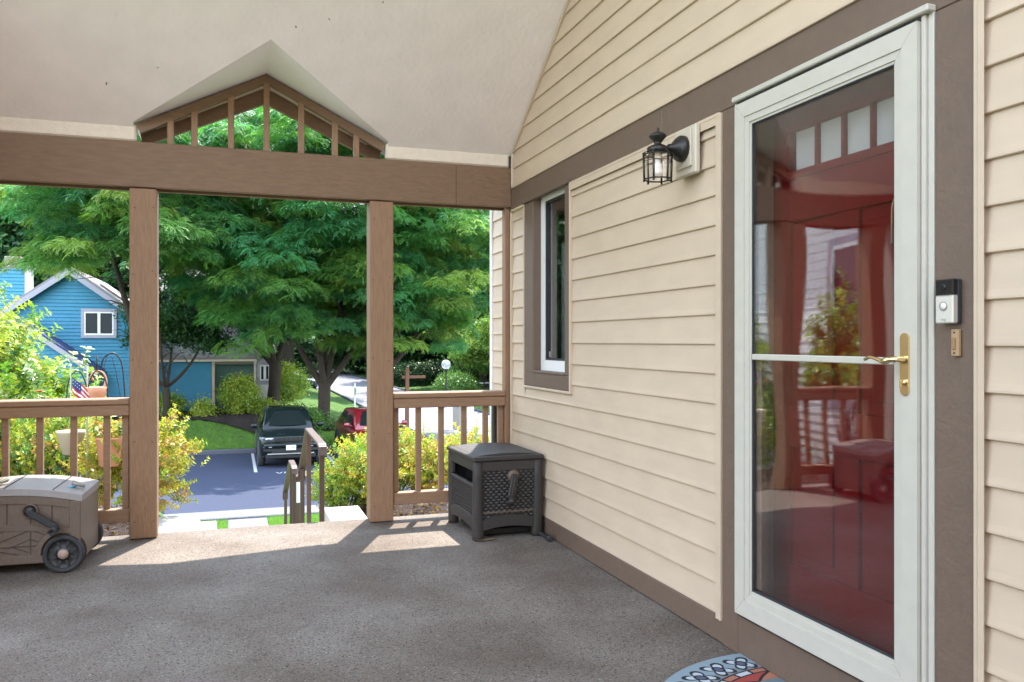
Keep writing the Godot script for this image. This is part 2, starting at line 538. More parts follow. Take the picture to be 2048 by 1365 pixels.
func build_townhouse() -> void:
	var h := thing("townhouse", "cream vinyl sided townhouse wall with brown trim boards along the porch", "house", P(WALL, 0, 3.0))
	# the wall behind the siding, with openings for the door and the window
	var x0 := WALL
	var x1 := WALL + 0.16
	for s: Array in [[-3.0, 1.885, 0.0, 7.0], [2.885, 4.70, 0.0, 2.30], [5.30, 6.26, 0.0, 2.30], [4.70, 5.30, 0.0, 1.03], [1.885, 6.26, 2.30, 7.0], [1.885, 2.885, 0.0, 0.165]]:
		bx(h, "wall_core", x0, x1, s[2], s[3], s[0], s[1], M.room_wall, 0.0)
	# rooms behind, closed
	bx(h, "room_wall", 4.6, 4.7, 0.0, 3.0, 0.5, 6.2, M.room_wall, 0.0)
	bx(h, "room_wall", x1, 4.6, 0.0, 3.0, 6.1, 6.2, M.room_wall, 0.0)
	bx(h, "room_wall", x1, 4.6, 0.0, 3.0, 0.4, 0.5, M.room_wall, 0.0)
	bx(h, "room_ceiling", x1, 4.6, 2.7, 2.8, 0.5, 6.1, M.room_wall, 0.0)
	bx(h, "room_floor", x1, 4.6, 0.0, 0.14, 0.5, 6.1, M.dark_room, 0.0)

	var toward := Vector3(0, 0, 1)
	var first := 0.117
	# full courses below the window, then beside it, then the door panel
	for k in 17:
		var y := first + COURSE * k
		var hh := minf(COURSE, 2.222 - y)
		if y + COURSE <= 0.965:
			board(h, M.siding, P(WALL, y, 5.752), toward, 5.752 - 3.012)
		else:
			if y < 0.95:
				board(h, M.siding, P(WALL, y, 5.480), toward, 5.480 - 4.634, 0, 0, 0.952 - y)
			board(h, M.siding, P(WALL, y, 4.632), toward, 4.632 - 3.012, 0, 0, hh)
			board(h, M.siding, P(WALL, y, 5.752), toward, 5.752 - 5.482, 0, 0, hh)
		# the panel past the door
		board(h, M.siding, P(WALL, y, 1.735), toward, 3.2, 0, 0, hh)
	# the wall above, cut along the ceiling, with staggered joints
	var joints := [[4.17], [4.19], [], [3.20, ], [3.47], [3.46], [2.1], [], [3.9], [2.6], [], [3.1], [2.2], [1.5]]
	for k in 18:
		var y := 2.413 + COURSE * k
		var far := minf(rake_d(y), 5.72)
		var skew := rake_d(y) - rake_d(y + COURSE)
		if k == 0:
			far = 5.735
			skew = 0.0
		elif k == 1:
			far = 5.735
			skew = 0.03
		var ends: Array = [far - 0.012]
		if k < joints.size():
			ends += joints[k]
		ends.append(0.4)
		for i in ends.size() - 1:
			var o := board(h, M.siding, P(WALL, y, ends[i]), toward, ends[i] - ends[i + 1] + (0.03 if i < ends.size() - 2 else 0.0), skew if i == 0 else 0.004, 0.004)
			if i > 0:
				o.position.x -= 0.0025
	# channel strips that frame the siding
	var cx0 := WALL - 0.026
	bx(h, "siding_channel", cx0, WALL, 0.098, 2.236, 2.998, 3.012, M.siding, 0.002)
	bx(h, "siding_channel", cx0 + 0.001, cx0 + 0.004, 0.10, 2.236, 3.0115, 3.036, M.siding, 0.001)
	bx(h, "siding_channel", cx0, WALL, 2.224, 2.240, 3.013, 4.632, M.siding, 0.002)
	bx(h, "siding_channel", cx0 + 0.001, cx0 + 0.004, 2.190, 2.2235, 3.037, 4.632, M.siding, 0.001)
	bx(h, "siding_channel", cx0, WALL, 0.966, 2.240, 4.633, 4.646, M.siding, 0.002)
	bx(h, "siding_channel", cx0, WALL, 0.950, 0.9655, 4.633, 5.482, M.siding, 0.002)
	bx(h, "siding_channel", cx0, WALL, 0.966, 2.222, 5.469, 5.481, M.siding, 0.002)
	bx(h, "siding_channel", cx0, WALL, 2.224, 2.240, 5.469, 5.753, M.siding, 0.002)
	bx(h, "siding_channel", cx0, WALL, 0.098, 2.2235, 5.7535, 5.768, M.siding, 0.002)
	bx(h, "siding_channel", cx0, WALL, 0.0, 2.6, 1.7360, 1.7500, M.siding, 0.002)
	bx(h, "siding_channel", cx0 - 0.001, cx0 + 0.003, 0.0, 2.6, 1.716, 1.7355, M.siding, 0.001)
	bx(h, "siding_channel", cx0, WALL, 2.3955, 2.4095, 0.4, 5.74, M.siding, 0.002)
	# the strip along the ceiling
	var len := 5.8
	var ang := atan(RISE)
	var strip := part(h, "siding_channel", box_mesh(Vector3(0.026, 0.016, len), 0.002), M.siding, P(WALL - 0.013, 2.67 + sin(ang) * len * 0.5 - 0.012, 5.733 - cos(ang) * len * 0.5) - h.position)
	strip.rotation.x = -ang
	bx(h, "siding_channel", cx0, WALL, 2.41, 2.66, 5.7365, 5.748, M.siding, 0.002)

	# brown boards
	var bxf := WALL - 0.016
	bx(h, "frieze_board", bxf, WALL, 2.241, 2.395, 3.5135, 5.775, M.trim)
	bx(h, "frieze_board", bxf, WALL, 2.241, 2.395, 1.30, 3.5110, M.trim)
	bx(h, "skirt_board", bxf, WALL, 0.005, 0.1135, 2.898, 5.90, M.trim)
	bx(h, "door_casing", bxf - 0.001, WALL, 0.001, 2.239, 2.883, 2.9965, M.trim)
	bx(h, "door_casing", bxf - 0.001, WALL, 0.001, 2.239, 1.7515, 1.889, M.trim)
	bx(h, "kick_board", bxf - 0.003, WALL + 0.1, 0.004, 0.160, 1.890, 2.880, M.trim)
	bx(h, "threshold", bxf - 0.006, WALL + 0.16, 0.161, 0.176, 1.892, 2.878, M.iron)
	build_window(h)
	build_entry_door(h)
	build_storm_door(h)

	# the wall goes on a little past the porch, in the open
	for k in 27:
		board(h, M.siding, P(WALL, -0.2 + COURSE * k, 6.238), toward, 6.238 - 5.90)
	bx(h, "corner_board", WALL - 0.024, WALL + 0.1, -0.3, 3.3, 6.240, 6.285, M.vinyl, 0.004)
	bx(h, "downspout", WALL - 0.05, WALL - 0.005, -0.2, 0.86, 6.10, 6.16, M.charcoal, 0.008)

func mitre_frame(parent: Node3D, called: String, d0: float, d1: float, y0: float, y1: float, w: Array, xa: float, xb: float, mat_: Material, gap := 0.0006) -> void:
	# four mitred lengths round an opening in a wall plane; w: widths at d0, d1, y0, y1
	var o := [[d0, y0], [d1, y0], [d1, y1], [d0, y1]]
	var i := [[d0 + w[0], y0 + w[2]], [d1 - w[1], y0 + w[2]], [d1 - w[1], y1 - w[3]], [d0 + w[0], y1 - w[3]]]
	for k in 4:
		var j := (k + 1) % 4
		var pts := [P(xa, o[k][1], o[k][0]), P(xa, o[j][1], o[j][0]), P(xa, i[j][1], i[j][0]), P(xa, i[k][1], i[k][0])]
		# pull the ends in by a hair so that the mitre shows as a joint
		var along: Vector3 = (pts[1] - pts[0]).normalized()
		pts[0] += along * gap
		pts[3] += along * gap
		pts[1] -= along * gap
		pts[2] -= along * gap
		part(parent, called, prism(pts, Vector3(xb - xa, 0, 0)), mat_, -base_of(parent))

func build_window(h: Node3D) -> void:
	var w := Node3D.new()
	w.name = "window"
	h.add_child(w)
	w.position = P(WALL, 0.97, 5.05) - h.position
	w.set_meta("label", "narrow white casement window in a deep brown casing")
	# casing boards stand on the wall face; the sash sits deep in the opening
	var f := WALL - 0.020
	bx(w, "casing", f, WALL, 1.062, 2.236, 5.300, 5.4675, M.trim)
	bx(w, "casing", f, WALL, 1.062, 2.236, 4.648, 4.716, M.trim)
	bx(w, "casing", f, WALL, 0.968, 1.0605, 4.648, 5.4675, M.trim)
	bx(w, "head_cap", f - 0.018, WALL, 2.2375, 2.262, 4.640, 5.475, M.trim)
	bx(w, "jamb", f + 0.002, WALL + 0.10, 1.03, 2.30, 5.286, 5.2995, M.trim, 0.001)
	bx(w, "jamb", f + 0.002, WALL + 0.10, 1.03, 2.30, 4.7165, 4.729, M.trim, 0.001)
	bx(w, "sill", f - 0.004, WALL + 0.10, 1.0610, 1.0750, 4.7295, 5.2855, M.trim, 0.002)
	mitre_frame(w, "sash_frame", 4.730, 5.285, 1.076, 2.295, [0.062, 0.062, 0.07, 0.075], WALL + 0.035, WALL + 0.09, M.vinyl)
	mitre_frame(w, "glazing_bead", 4.7925, 5.2225, 1.1465, 2.2195, [0.012, 0.012, 0.012, 0.012], WALL + 0.045, WALL + 0.08, M.rubber)
	bx(w, "pane", WALL + 0.062, WALL + 0.066, 1.150, 2.216, 4.797, 5.218, M.pane, 0.0)
	bx(w, "sticker", WALL + 0.0600, WALL + 0.0612, 1.166, 1.205, 5.165, 5.195, M.mail_grey, 0.0)
	# folds of a curtain behind
	var st := tool_new(true)
	for k in 40:
		var a := 4.72 + 0.60 * k / 40.0
		var b := 4.72 + 0.60 * (k + 1) / 40.0
		var xa := WALL + 0.22 + 0.02 * sin(a * 60.0)
		var xb := WALL + 0.22 + 0.02 * sin(b * 60.0)
		quad(st, P(xa, 1.0, a), P(xb, 1.0, b), P(xb, 1.95, b), P(xa, 1.95, a), Vector3.LEFT)
	part(w, "curtain", done(st), mat(0.22, 0.26, 0.25, 0.9), -base_of(w))

func build_entry_door(h: Node3D) -> void:
	var e := Node3D.new()
	e.name = "entry_door"
	h.add_child(e)
	e.position = P(2.075, 0.176, 2.38) - h.position
	e.set_meta("label", "red panelled entry door with a row of four small panes")
	var f := 2.075
	var b := 2.12
	var dl := 1.945
	var dr := 2.825
	# stiles, rails and muntins leave the panels and panes recessed
	bx(e, "stile", f, b, 0.18, 2.24, dl, 2.06, M.red_door, 0.003)
	bx(e, "stile", f, b, 0.18, 2.24, 2.72, dr, M.red_door, 0.003)
	bx(e, "rail", f, b, 0.18, 0.40, 2.061, 2.719, M.red_door, 0.003)
	bx(e, "rail", f, b, 0.86, 1.02, 2.061, 2.719, M.red_door, 0.003)
	bx(e, "rail", f, b, 1.74, 1.935, 2.061, 2.719, M.red_door, 0.003)
	bx(e, "rail", f, b, 2.092, 2.24, 2.061, 2.719, M.red_door, 0.003)
	bx(e, "stile", f, b, 0.401, 0.859, 2.345, 2.435, M.red_door, 0.003)
	bx(e, "stile", f, b, 1.021, 1.739, 2.345, 2.435, M.red_door, 0.003)
	for s: Array in [[2.061, 2.344, 0.401, 0.859], [2.436, 2.719, 0.401, 0.859], [2.061, 2.344, 1.021, 1.739], [2.436, 2.719, 1.021, 1.739]]:
		bx(e, "panel", f + 0.014, b - 0.004, s[2], s[3], s[0], s[1], M.red_door, 0.0)
		bx(e, "panel", f + 0.004, f + 0.0135, s[2] + 0.045, s[3] - 0.045, s[0] + 0.045, s[1] - 0.045, M.red_door, 0.008)
	mitre_frame(e, "pane_trim", 2.10, 2.760, 1.905, 2.122, [0.032, 0.032, 0.030, 0.030], f - 0.010, f - 0.001, M.red_door)
	for k in 4:
		var a := 2.15 + 0.142 * k
		bx(e, "pane", f + 0.015, f + 0.020, 1.936, 2.091, a - 0.003, a + 0.123, M.frosted, 0.0)
		if k < 3:
			bx(e, "muntin", f - 0.004, b, 1.936, 2.091, a + 0.1235, a + 0.1385, M.red_door, 0.003)
	bx(e, "stile", f - 0.001, b, 1.936, 2.091, 2.061, 2.1465, M.red_door, 0.003)
	# jambs
	bx(e, "jamb", WALL + 0.02, b + 0.02, 0.177, 2.26, 2.826, 2.884, M.trim, 0.002)
	bx(e, "jamb", WALL + 0.02, b + 0.02, 0.177, 2.26, 1.886, 1.944, M.trim, 0.002)
	bx(e, "jamb", WALL + 0.02, b + 0.02, 2.241, 2.299, 1.886, 2.884, M.trim, 0.002)
	# a brass knocker plate, an arch of brass
	var arch: Array = []
	for k in 13:
		var t := PI * k / 12.0
		arch.append(P(f - 0.004, 1.70 + 0.06 * sin(t), 2.15 + 0.035 * cos(t)))
	arch.push_front(P(f - 0.004, 1.60, 2.185))
	arch.append(P(f - 0.004, 1.60, 2.115))
	part(e, "knocker", tube(arch, [0.0035], 6), M.tan, -base_of(e))

func build_storm_door(h: Node3D) -> void:
	var s := Node3D.new()
	s.name = "storm_door"
	h.add_child(s)
	s.position = P(1.93, 0.178, 2.4) - h.position
	s.set_meta("label", "pale full glass storm door with a brass lever handle")
	var f := 1.922
	# outer frame on the casing
	bx(s, "frame", f + 0.010, WALL + 0.02, 0.178, 2.238, 2.8700, 2.8815, M.door_white, 0.002)
	bx(s, "frame", f + 0.012, WALL + 0.02, 0.178, 2.238, 1.9120, 1.9275, M.door_white, 0.002)
	bx(s, "frame", f + 0.022, WALL + 0.02, 0.178, 2.250, 1.8905, 1.9115, M.door_white, 0.002)
	bx(s, "drip_cap", f - 0.004, WALL + 0.02, 2.2395, 2.2620, 1.888, 2.886, M.door_white, 0.004)
	bx(s, "frame", f + 0.012, WALL + 0.02, 2.2265, 2.2385, 1.928, 2.8695, M.rubber, 0.001)
	for y: float in [0.55, 0.62, 1.40, 1.46, 2.02, 2.08]:
		bx(s, "hinge_joint", f + 0.0095, f + 0.0105, y, y + 0.004, 2.8702, 2.8812, M.rubber, 0.0)
	# the leaf: a flat frame, a raised inner frame and a glazing bead
	mitre_frame(s, "leaf_frame", 1.930, 2.868, 0.180, 2.225, [0.062, 0.062, 0.066, 0.060], f, f + 0.034, M.door_white)
	mitre_frame(s, "leaf_frame", 1.9922, 2.8058, 0.2462, 2.1648, [0.028, 0.028, 0.028, 0.026], f + 0.005, f + 0.030, M.door_white)
	mitre_frame(s, "glazing_bead", 2.0204, 2.7776, 0.2744, 2.1386, [0.009, 0.009, 0.016, 0.009], f + 0.010, f + 0.028, M.door_white)
	mitre_frame(s, "gasket", 2.0296, 2.7684, 0.2906, 2.1294, [0.004, 0.004, 0.004, 0.004], f + 0.013, f + 0.026, M.rubber)
	bx(s, "pane", f + 0.019, f + 0.0225, 0.292, 1.2005, 2.031, 2.767, M.storm_glass, 0.0)
	bx(s, "pane", f + 0.017, f + 0.0205, 1.2245, 2.128, 2.031, 2.767, M.storm_glass, 0.0)
	bx(s, "pane", f + 0.0265, f + 0.0300, 0.292, 1.2005, 2.031, 2.767, M.storm_glass, 0.0)
	bx(s, "pane", f + 0.0245, f + 0.0280, 1.2245, 2.128, 2.031, 2.767, M.storm_glass, 0.0)
	bx(s, "middle_rail", f + 0.008, f + 0.030, 1.201, 1.224, 2.0340, 2.7640, M.door_white, 0.003)
	bx(s, "side_track", f + 0.032, f + 0.060, 0.30, 1.20, 2.735, 2.775, M.trim, 0.002)
	# handle
	var hd := Node3D.new()
	hd.name = "handle"
	s.add_child(hd)
	hd.position = P(f, 1.205, 1.974) - base_of(s)
	var st := tool_new(true)
	var prof: Array = []
	for k in 24:
		var t := TAU * k / 24.0
		prof.append(Vector3(0, sin(t) * 0.0165 + (0.078 if sin(t) > 0 else -0.078), cos(t) * 0.0165))
	var st2 := tool_new()
	add_prism(st2, prof, Vector3(-0.006, 0, 0))
	part(hd, "plate", done(st2), M.brass)
	part(hd, "rose", lathe([Vector2(0.0, 0.0), Vector2(0.012, 0.0), Vector2(0.010, 0.006), Vector2(0.0085, 0.03), Vector2(0.010, 0.034), Vector2(0.0, 0.036)], 14), M.brass, Vector3(-0.006, 0.015, 0), Vector3(0, 0, PI / 2))
	var lever := curve([Vector3(-0.036, 0.015, 0.004), Vector3(-0.042, 0.014, -0.02), Vector3(-0.044, 0.008, -0.045), Vector3(-0.045, 0.016, -0.075), Vector3(-0.044, 0.020, -0.10), Vector3(-0.040, 0.012, -0.125)], 5)
	part(hd, "lever", tube(lever, [0.008, 0.009, 0.0095, 0.0095, 0.009, 0.0085, 0.010, 0.011, 0.011, 0.010, 0.008, 0.007, 0.006, 0.006, 0.006, 0.0055, 0.0055, 0.005], 10), M.brass)
	part(hd, "lock", lathe([Vector2(0.0, 0.0), Vector2(0.010, 0.0), Vector2(0.009, 0.006), Vector2(0.0, 0.007)], 14), M.brass, Vector3(-0.006, -0.055, 0), Vector3(0, 0, PI / 2))
	bx(hd, "thumb_turn", f - 0.022, f - 0.0132, 1.135, 1.158, 1.9715, 1.9765, M.brass, 0.002)

# ------------------------------------------------------------------ canopy: posts, beam, ceiling, gable
func ceil_y(d: float) -> float:
	return 2.67 + RISE * (5.74 - d)

func build_canopy() -> void:
	var c := thing("porch_canopy", "brown posts and beam carrying the sloped white porch ceiling with a small open gable", "porch", P(0.2, 0, 5.86))
	var b0 := 5.78
	# posts, boxed
	for x: Array in [[-0.626, -0.464], [0.911, 1.076]]:
		var p := bx(c, "post", x[0], x[1], 0.004, 2.258, b0, b0 + 0.16, M.post, 0.006)
		for y: float in [0.12, 0.62, 1.15, 1.72, 2.14]:
			for sx: float in [0.025, 0.137]:
				part(p, "nail_head", lathe([Vector2(0.004, 0.0), Vector2(0.003, 0.0012), Vector2(0.0, 0.0012)], 7), M.iron, P(x[0] + sx + 0.006 * sin(y * 9.0 + sx * 50.0), y + 0.02 * sin(y * 31.0 + sx * 90.0), b0 - 0.0001) - base_of(p), Vector3(PI / 2, 0, 0))
	bx(c, "half_post", 1.912, 1.949, 0.004, 2.258, 5.80, 5.875, M.post, 0.004)
	bx(c, "half_post", -1.56, -1.42, 0.004, 2.258, b0, b0 + 0.16, M.post, 0.006)
	# the beam is boxed in: an inner and an outer board with a soffit between
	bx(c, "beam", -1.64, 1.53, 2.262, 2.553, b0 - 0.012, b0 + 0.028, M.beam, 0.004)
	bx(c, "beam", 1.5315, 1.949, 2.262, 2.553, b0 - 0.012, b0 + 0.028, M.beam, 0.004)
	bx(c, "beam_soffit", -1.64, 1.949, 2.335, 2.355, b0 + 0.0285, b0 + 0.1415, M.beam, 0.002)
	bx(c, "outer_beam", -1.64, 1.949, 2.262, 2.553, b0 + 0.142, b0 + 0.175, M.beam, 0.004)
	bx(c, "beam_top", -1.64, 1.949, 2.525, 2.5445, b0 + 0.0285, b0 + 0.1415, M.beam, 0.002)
	# cream boards above the beam, on both sides of the gable
	for s: Array in [[-1.64, -0.585], [1.02, 1.938]]:
		bx(c, "eave_board", s[0], s[1], 2.5545, 2.668, b0 - 0.004, b0 + 0.05, M.cream_wood, 0.012)
	# ceiling, cut out under the gable
	var gx := 0.217
	var gl := -0.600
	var gr := 1.034
	var ga := 3.075
	var dap := 5.74 - (ga - 2.67) / RISE
	var back := 0.0  # back edge is out of view, placed to keep sky light off the near wall
	var th := Vector3(0, 0.02, 0)
	var lo := 5.785
	part(c, "ceiling", prism([P(-1.65, ceil_y(lo), lo), P(gl, ceil_y(lo), lo), P(gl, ceil_y(5.74), 5.74), P(gx, ceil_y(dap), dap), P(gx, ceil_y(back), back), P(-1.65, ceil_y(back), back)], th), M.ceiling, -c.position)
	part(c, "ceiling", prism([P(1.949, ceil_y(lo), lo), P(gr, ceil_y(lo), lo), P(gr, ceil_y(5.74), 5.74), P(gx, ceil_y(dap), dap), P(gx, ceil_y(back), back), P(1.949, ceil_y(back), back)], th), M.ceiling, -c.position)
	for k in 14:
		var nx := -1.5 + 3.3 * fposmod(k * 0.618, 1.0)
		var nd := 4.15 + 1.4 * fposmod(k * 0.381 + 0.2, 1.0)
		if ceil_y(nd) < ga - absf(nx - gx) * 0.49 + 0.12:
			continue
		part(c, "nail_head", box_mesh(Vector3(0.006 + 0.006 * fposmod(k * 0.7, 1.0), 0.002, 0.010 + 0.012 * fposmod(k * 0.37, 1.0)), 0.0), M.taupe, P(nx, ceil_y(nd) - 0.0008, nd) - c.position, Vector3(-atan(RISE) * -1.0, k * 1.7, 0))
	# the gable's own little ceiling, running out over the beam
	var outd := 6.42
	for s: Array in [[gl, 1.0], [gr, -1.0]]:
		var ex: float = s[0]
		part(c, "gable_ceiling", prism([P(ex, 2.672, 5.74), P(gx, ga, dap), P(gx, ga, outd), P(ex, 2.672, outd)], th), M.white, -c.position)
		# roof over it, and its eave
		var ye := 2.772 - 0.18 * 0.49
		part(c, "gable_roof", prism([P(ex - 0.18 * s[1], ye, outd + 0.02), P(gx, ga + 0.10, outd + 0.02), P(gx, ga + 0.10, dap), P(ex - 0.18 * s[1], ye, 5.74 - (ye - 0.1 - 2.67) / RISE)], Vector3(0, 0.03, 0)), M.shingle, -c.position)
		# inner and outer rafters of the open gable
		var slope := Vector3(gx - ex, ga - 2.672, 0).normalized()
		var drop := 0.085
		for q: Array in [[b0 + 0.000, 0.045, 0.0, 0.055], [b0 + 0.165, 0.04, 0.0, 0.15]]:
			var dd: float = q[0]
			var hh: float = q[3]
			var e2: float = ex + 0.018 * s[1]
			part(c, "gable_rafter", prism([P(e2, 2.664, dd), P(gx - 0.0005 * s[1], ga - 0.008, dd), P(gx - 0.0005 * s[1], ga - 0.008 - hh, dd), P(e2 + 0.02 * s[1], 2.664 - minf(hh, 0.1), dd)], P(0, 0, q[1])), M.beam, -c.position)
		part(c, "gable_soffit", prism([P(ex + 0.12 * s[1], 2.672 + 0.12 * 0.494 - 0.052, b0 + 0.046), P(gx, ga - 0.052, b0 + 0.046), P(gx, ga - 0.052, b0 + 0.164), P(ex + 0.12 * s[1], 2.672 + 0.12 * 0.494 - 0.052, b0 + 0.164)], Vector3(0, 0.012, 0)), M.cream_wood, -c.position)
	# upright slats in the gable
	for k in range(-3, 4):
		var x := gx + 0.227 * k
		var top := ga - 0.055 - absf(x - gx) * (ga - 2.672) / (gx - gl)
		if absf(k) == 3:
			continue
		bx(c, "gable_slat", x - 0.020, x + 0.020, 2.5445, top, b0 + 0.002, b0 + 0.040, M.post, 0.003)
	for x: float in [gx - 0.60, gx + 0.60]:
		bx(c, "gable_slat", x - 0.020, x + 0.020, 2.5445, ga - 0.055 - 0.60 * (ga - 2.672) / (gx - gl), b0 + 0.002, b0 + 0.040, M.post, 0.003)
	# roof above the ceiling
	part(c, "roof", prism([P(-1.75, ceil_y(5.99) + 0.14, 5.99), P(gl - 0.10, ceil_y(5.99) + 0.14, 5.99), P(gl - 0.10, ceil_y(5.74) + 0.16, 5.74), P(gx, ceil_y(dap) + 0.16, dap), P(gx, ceil_y(back) + 0.16, back), P(-1.75, ceil_y(back) + 0.16, back)], Vector3(0, 0.05, 0)), M.shingle, -c.position)
	part(c, "roof", prism([P(1.96, ceil_y(5.99) + 0.14, 5.99), P(gr + 0.10, ceil_y(5.99) + 0.14, 5.99), P(gr + 0.10, ceil_y(5.74) + 0.16, 5.74), P(gx, ceil_y(dap) + 0.16, dap), P(gx, ceil_y(back) + 0.16, back), P(1.96, ceil_y(back) + 0.16, back)], Vector3(0, 0.05, 0)), M.shingle, -c.position)
	bx(c, "fascia", -1.75, gl - 0.02, 2.56, 2.70, 5.956, 5.98, M.beam, 0.003)
	bx(c, "fascia", gr + 0.02, 1.96, 2.56, 2.70, 5.956, 5.98, M.beam, 0.003)

# ------------------------------------------------------------------ railings
func build_railings() -> void:
	for s: Array in [[-1.419, -0.627, "brown wooden railing between the post by the shrubs and the hose cart corner", [-1.335, -1.145, -0.955, -0.765, -0.655]], [1.077, 1.911, "short brown wooden railing behind the black hose box", [1.105, 1.27, 1.438, 1.61, 1.775, 1.890]]]:
		var a: float = s[0]
		var b: float = s[1]
		var r := thing("porch_railing", s[2], "railing", P((a + b) * 0.5, 0, 5.86), "porch railings")
		bx(r, "top_rail", a + 0.001, b - 0.001, 0.868, 0.906, 5.782, 5.938, M.rail, 0.006)
		bx(r, "apron_rail", a + 0.001, b - 0.001, 0.797, 0.867, 5.795, 5.838, M.rail, 0.004)
		bx(r, "bottom_rail", a + 0.001, b - 0.001, 0.112, 0.196, 5.800, 5.875, M.rail, 0.004)
		for x: float in s[3]:
			bx(r, "baluster", x - 0.019, x + 0.019, 0.194, 0.866, 5.8385, 5.8765, M.rail, 0.003)

# ------------------------------------------------------------------ the wall across the porch and the neighbouring wing: seen in the door's glass, except the unseen near wall piece
func build_opposite_wall() -> void:
	var w := thing("side_wall_with_unseen_piece", "cream sided wall beside the hose cart, plus an unseen near piece placed to shade the door wall", "wall", P(-1.66, 0, 5.0))
	bx(w, "wall_core", -1.80, -1.66, 0.0, 3.4, 4.4, 5.95, M.room_wall, 0.0)
	for k in 25:
		board(w, M.siding, P(-1.66, 0.1 + COURSE * k, 4.4), Vector3(0, 0, -1), 1.35)
		board(w, M.siding, P(-1.66, 0.1 + COURSE * k, -3.0), Vector3(0, 0, -1), 4.4)
	bx(w, "wall_core", -1.80, -1.66, 0.0, 3.4, -3.0, 1.4, M.room_wall, 0.0)  # unseen near piece with its boards, placed to darken siding by the door
	bx(w, "corner_board", -1.81, -1.645, 0.0, 2.25, 5.752, 5.778, M.trim, 0.003)

	var n := thing("neighbour_wing", "off-white sided wing of the next townhouse mirrored in the door glass", "house", P(-3.3, -0.3, 9.5))
	bx(n, "wall_core", -6.0, -3.3, -0.6, 3.6, 6.3, 12.6, M.siding_white, 0.0)
	for k in 33:
		var y := -0.5 + COURSE * k
		if y > 3.45:
			break
		if y + COURSE > 0.55 and y < 2.55:
			board(n, M.siding_white, P(-3.3, y, 6.3), Vector3(0, 0, -1), 7.68 - 6.3)
			board(n, M.siding_white, P(-3.3, y, 8.64), Vector3(0, 0, -1), 12.6 - 8.64)
		else:
			board(n, M.siding_white, P(-3.3, y, 6.3), Vector3(0, 0, -1), 6.3)
	var wn := Node3D.new()
	wn.name = "window"
	n.add_child(wn)
	wn.position = P(-3.3, 0.5, 8.16) - n.position
	mitre_frame(wn, "casing", 7.68, 8.64, 0.50, 2.56, [0.10, 0.10, 0.10, 0.10], -3.3, -3.275, M.grey_trim)
	mitre_frame(wn, "frame", 7.785, 8.535, 0.605, 2.455, [0.06, 0.06, 0.06, 0.06], -3.3, -3.282, M.vinyl)
	bx(wn, "pane", -3.299, -3.290, 0.66, 2.40, 7.84, 8.48, M.dark_glass, 0.0)
	part(n, "roof", prism([P(-2.95, 3.50, 6.0), P(-2.95, 3.50, 12.9), P(-6.0, 5.2, 12.9), P(-6.0, 5.2, 6.0)], Vector3(0, 0.06, 0)), M.shingle, -n.position)
# ------------------------------------------------------------------ ground
const LOT := -2.85
var bed_outlines: Array = []

func ground_y(x: float, d: float) -> float:
	var y := -0.30
	if d > 7.0:
		y = lerpf(-0.30, -2.93, smoothstep(0.0, 1.0, clampf((d - 7.0) / 11.3, 0, 1)) * 0.35 + 0.65 * clampf((d - 7.0) / 11.3, 0, 1))
	# the beds at the sides of the steps lie higher than the steps
	var aside := clampf(maxf(-0.36 - x, x - 0.98) / 0.25, 0, 1)
	if aside > 0.0 and d > 5.5 and d < 18.3:
		var bank := -0.15
		if d > 7.0:
			bank = lerpf(-0.15, -0.36, clampf((d - 7.0) / 1.7, 0, 1))
		if d > 8.7:
			bank = lerpf(-0.36, -2.93, clampf((d - 8.7) / 9.6, 0, 1))
		y = lerpf(y, bank, aside)
	if d > 6.0 and d < 17.5:
		y -= 0.5 * (1.0 - aside) * clampf((17.5 - d) / 2.0, 0, 1)
	if d > 18.3:
		y = -2.87 if d < 20.4 else -2.96
	if d > 31.9:
		var t := d - 31.9
		var lawn := -2.74 + 0.46 * clampf(t / 11.0, 0, 1)
		lawn += 0.34 * exp(-pow((x + 3.5) / 4.0, 2.0) - pow((d - 36.5) / 3.0, 2.0))
		y = lawn
	# down to the road
	var near := clampf((x - 4.5) / 3.0, 0, 1)
	if d > 31.9:
		y = lerpf(y, -2.82, near * clampf(1.0, 0, 1))
	if x > 13.4:
		y = lerpf(-2.82, -2.2, clampf((x - 13.4) / 16.0, 0, 1))
	elif x > 6.2 and d > 20.0:
		y = -2.82
	# the wooded rise behind the houses
	if d > 58.0 and x < 4.0:
		y += 0.16 * (d - 58.0) * clampf((4.0 - x) / 8.0, 0, 1)
	return y

func sheet_y(x: float, d: float) -> float:
	# the grass sheet dips under the mulch of the beds
	var y := ground_y(x, d)
	if d < 8.9 and absf(x) < 4.2 and d > 5.0:
		y -= 0.07
	return y

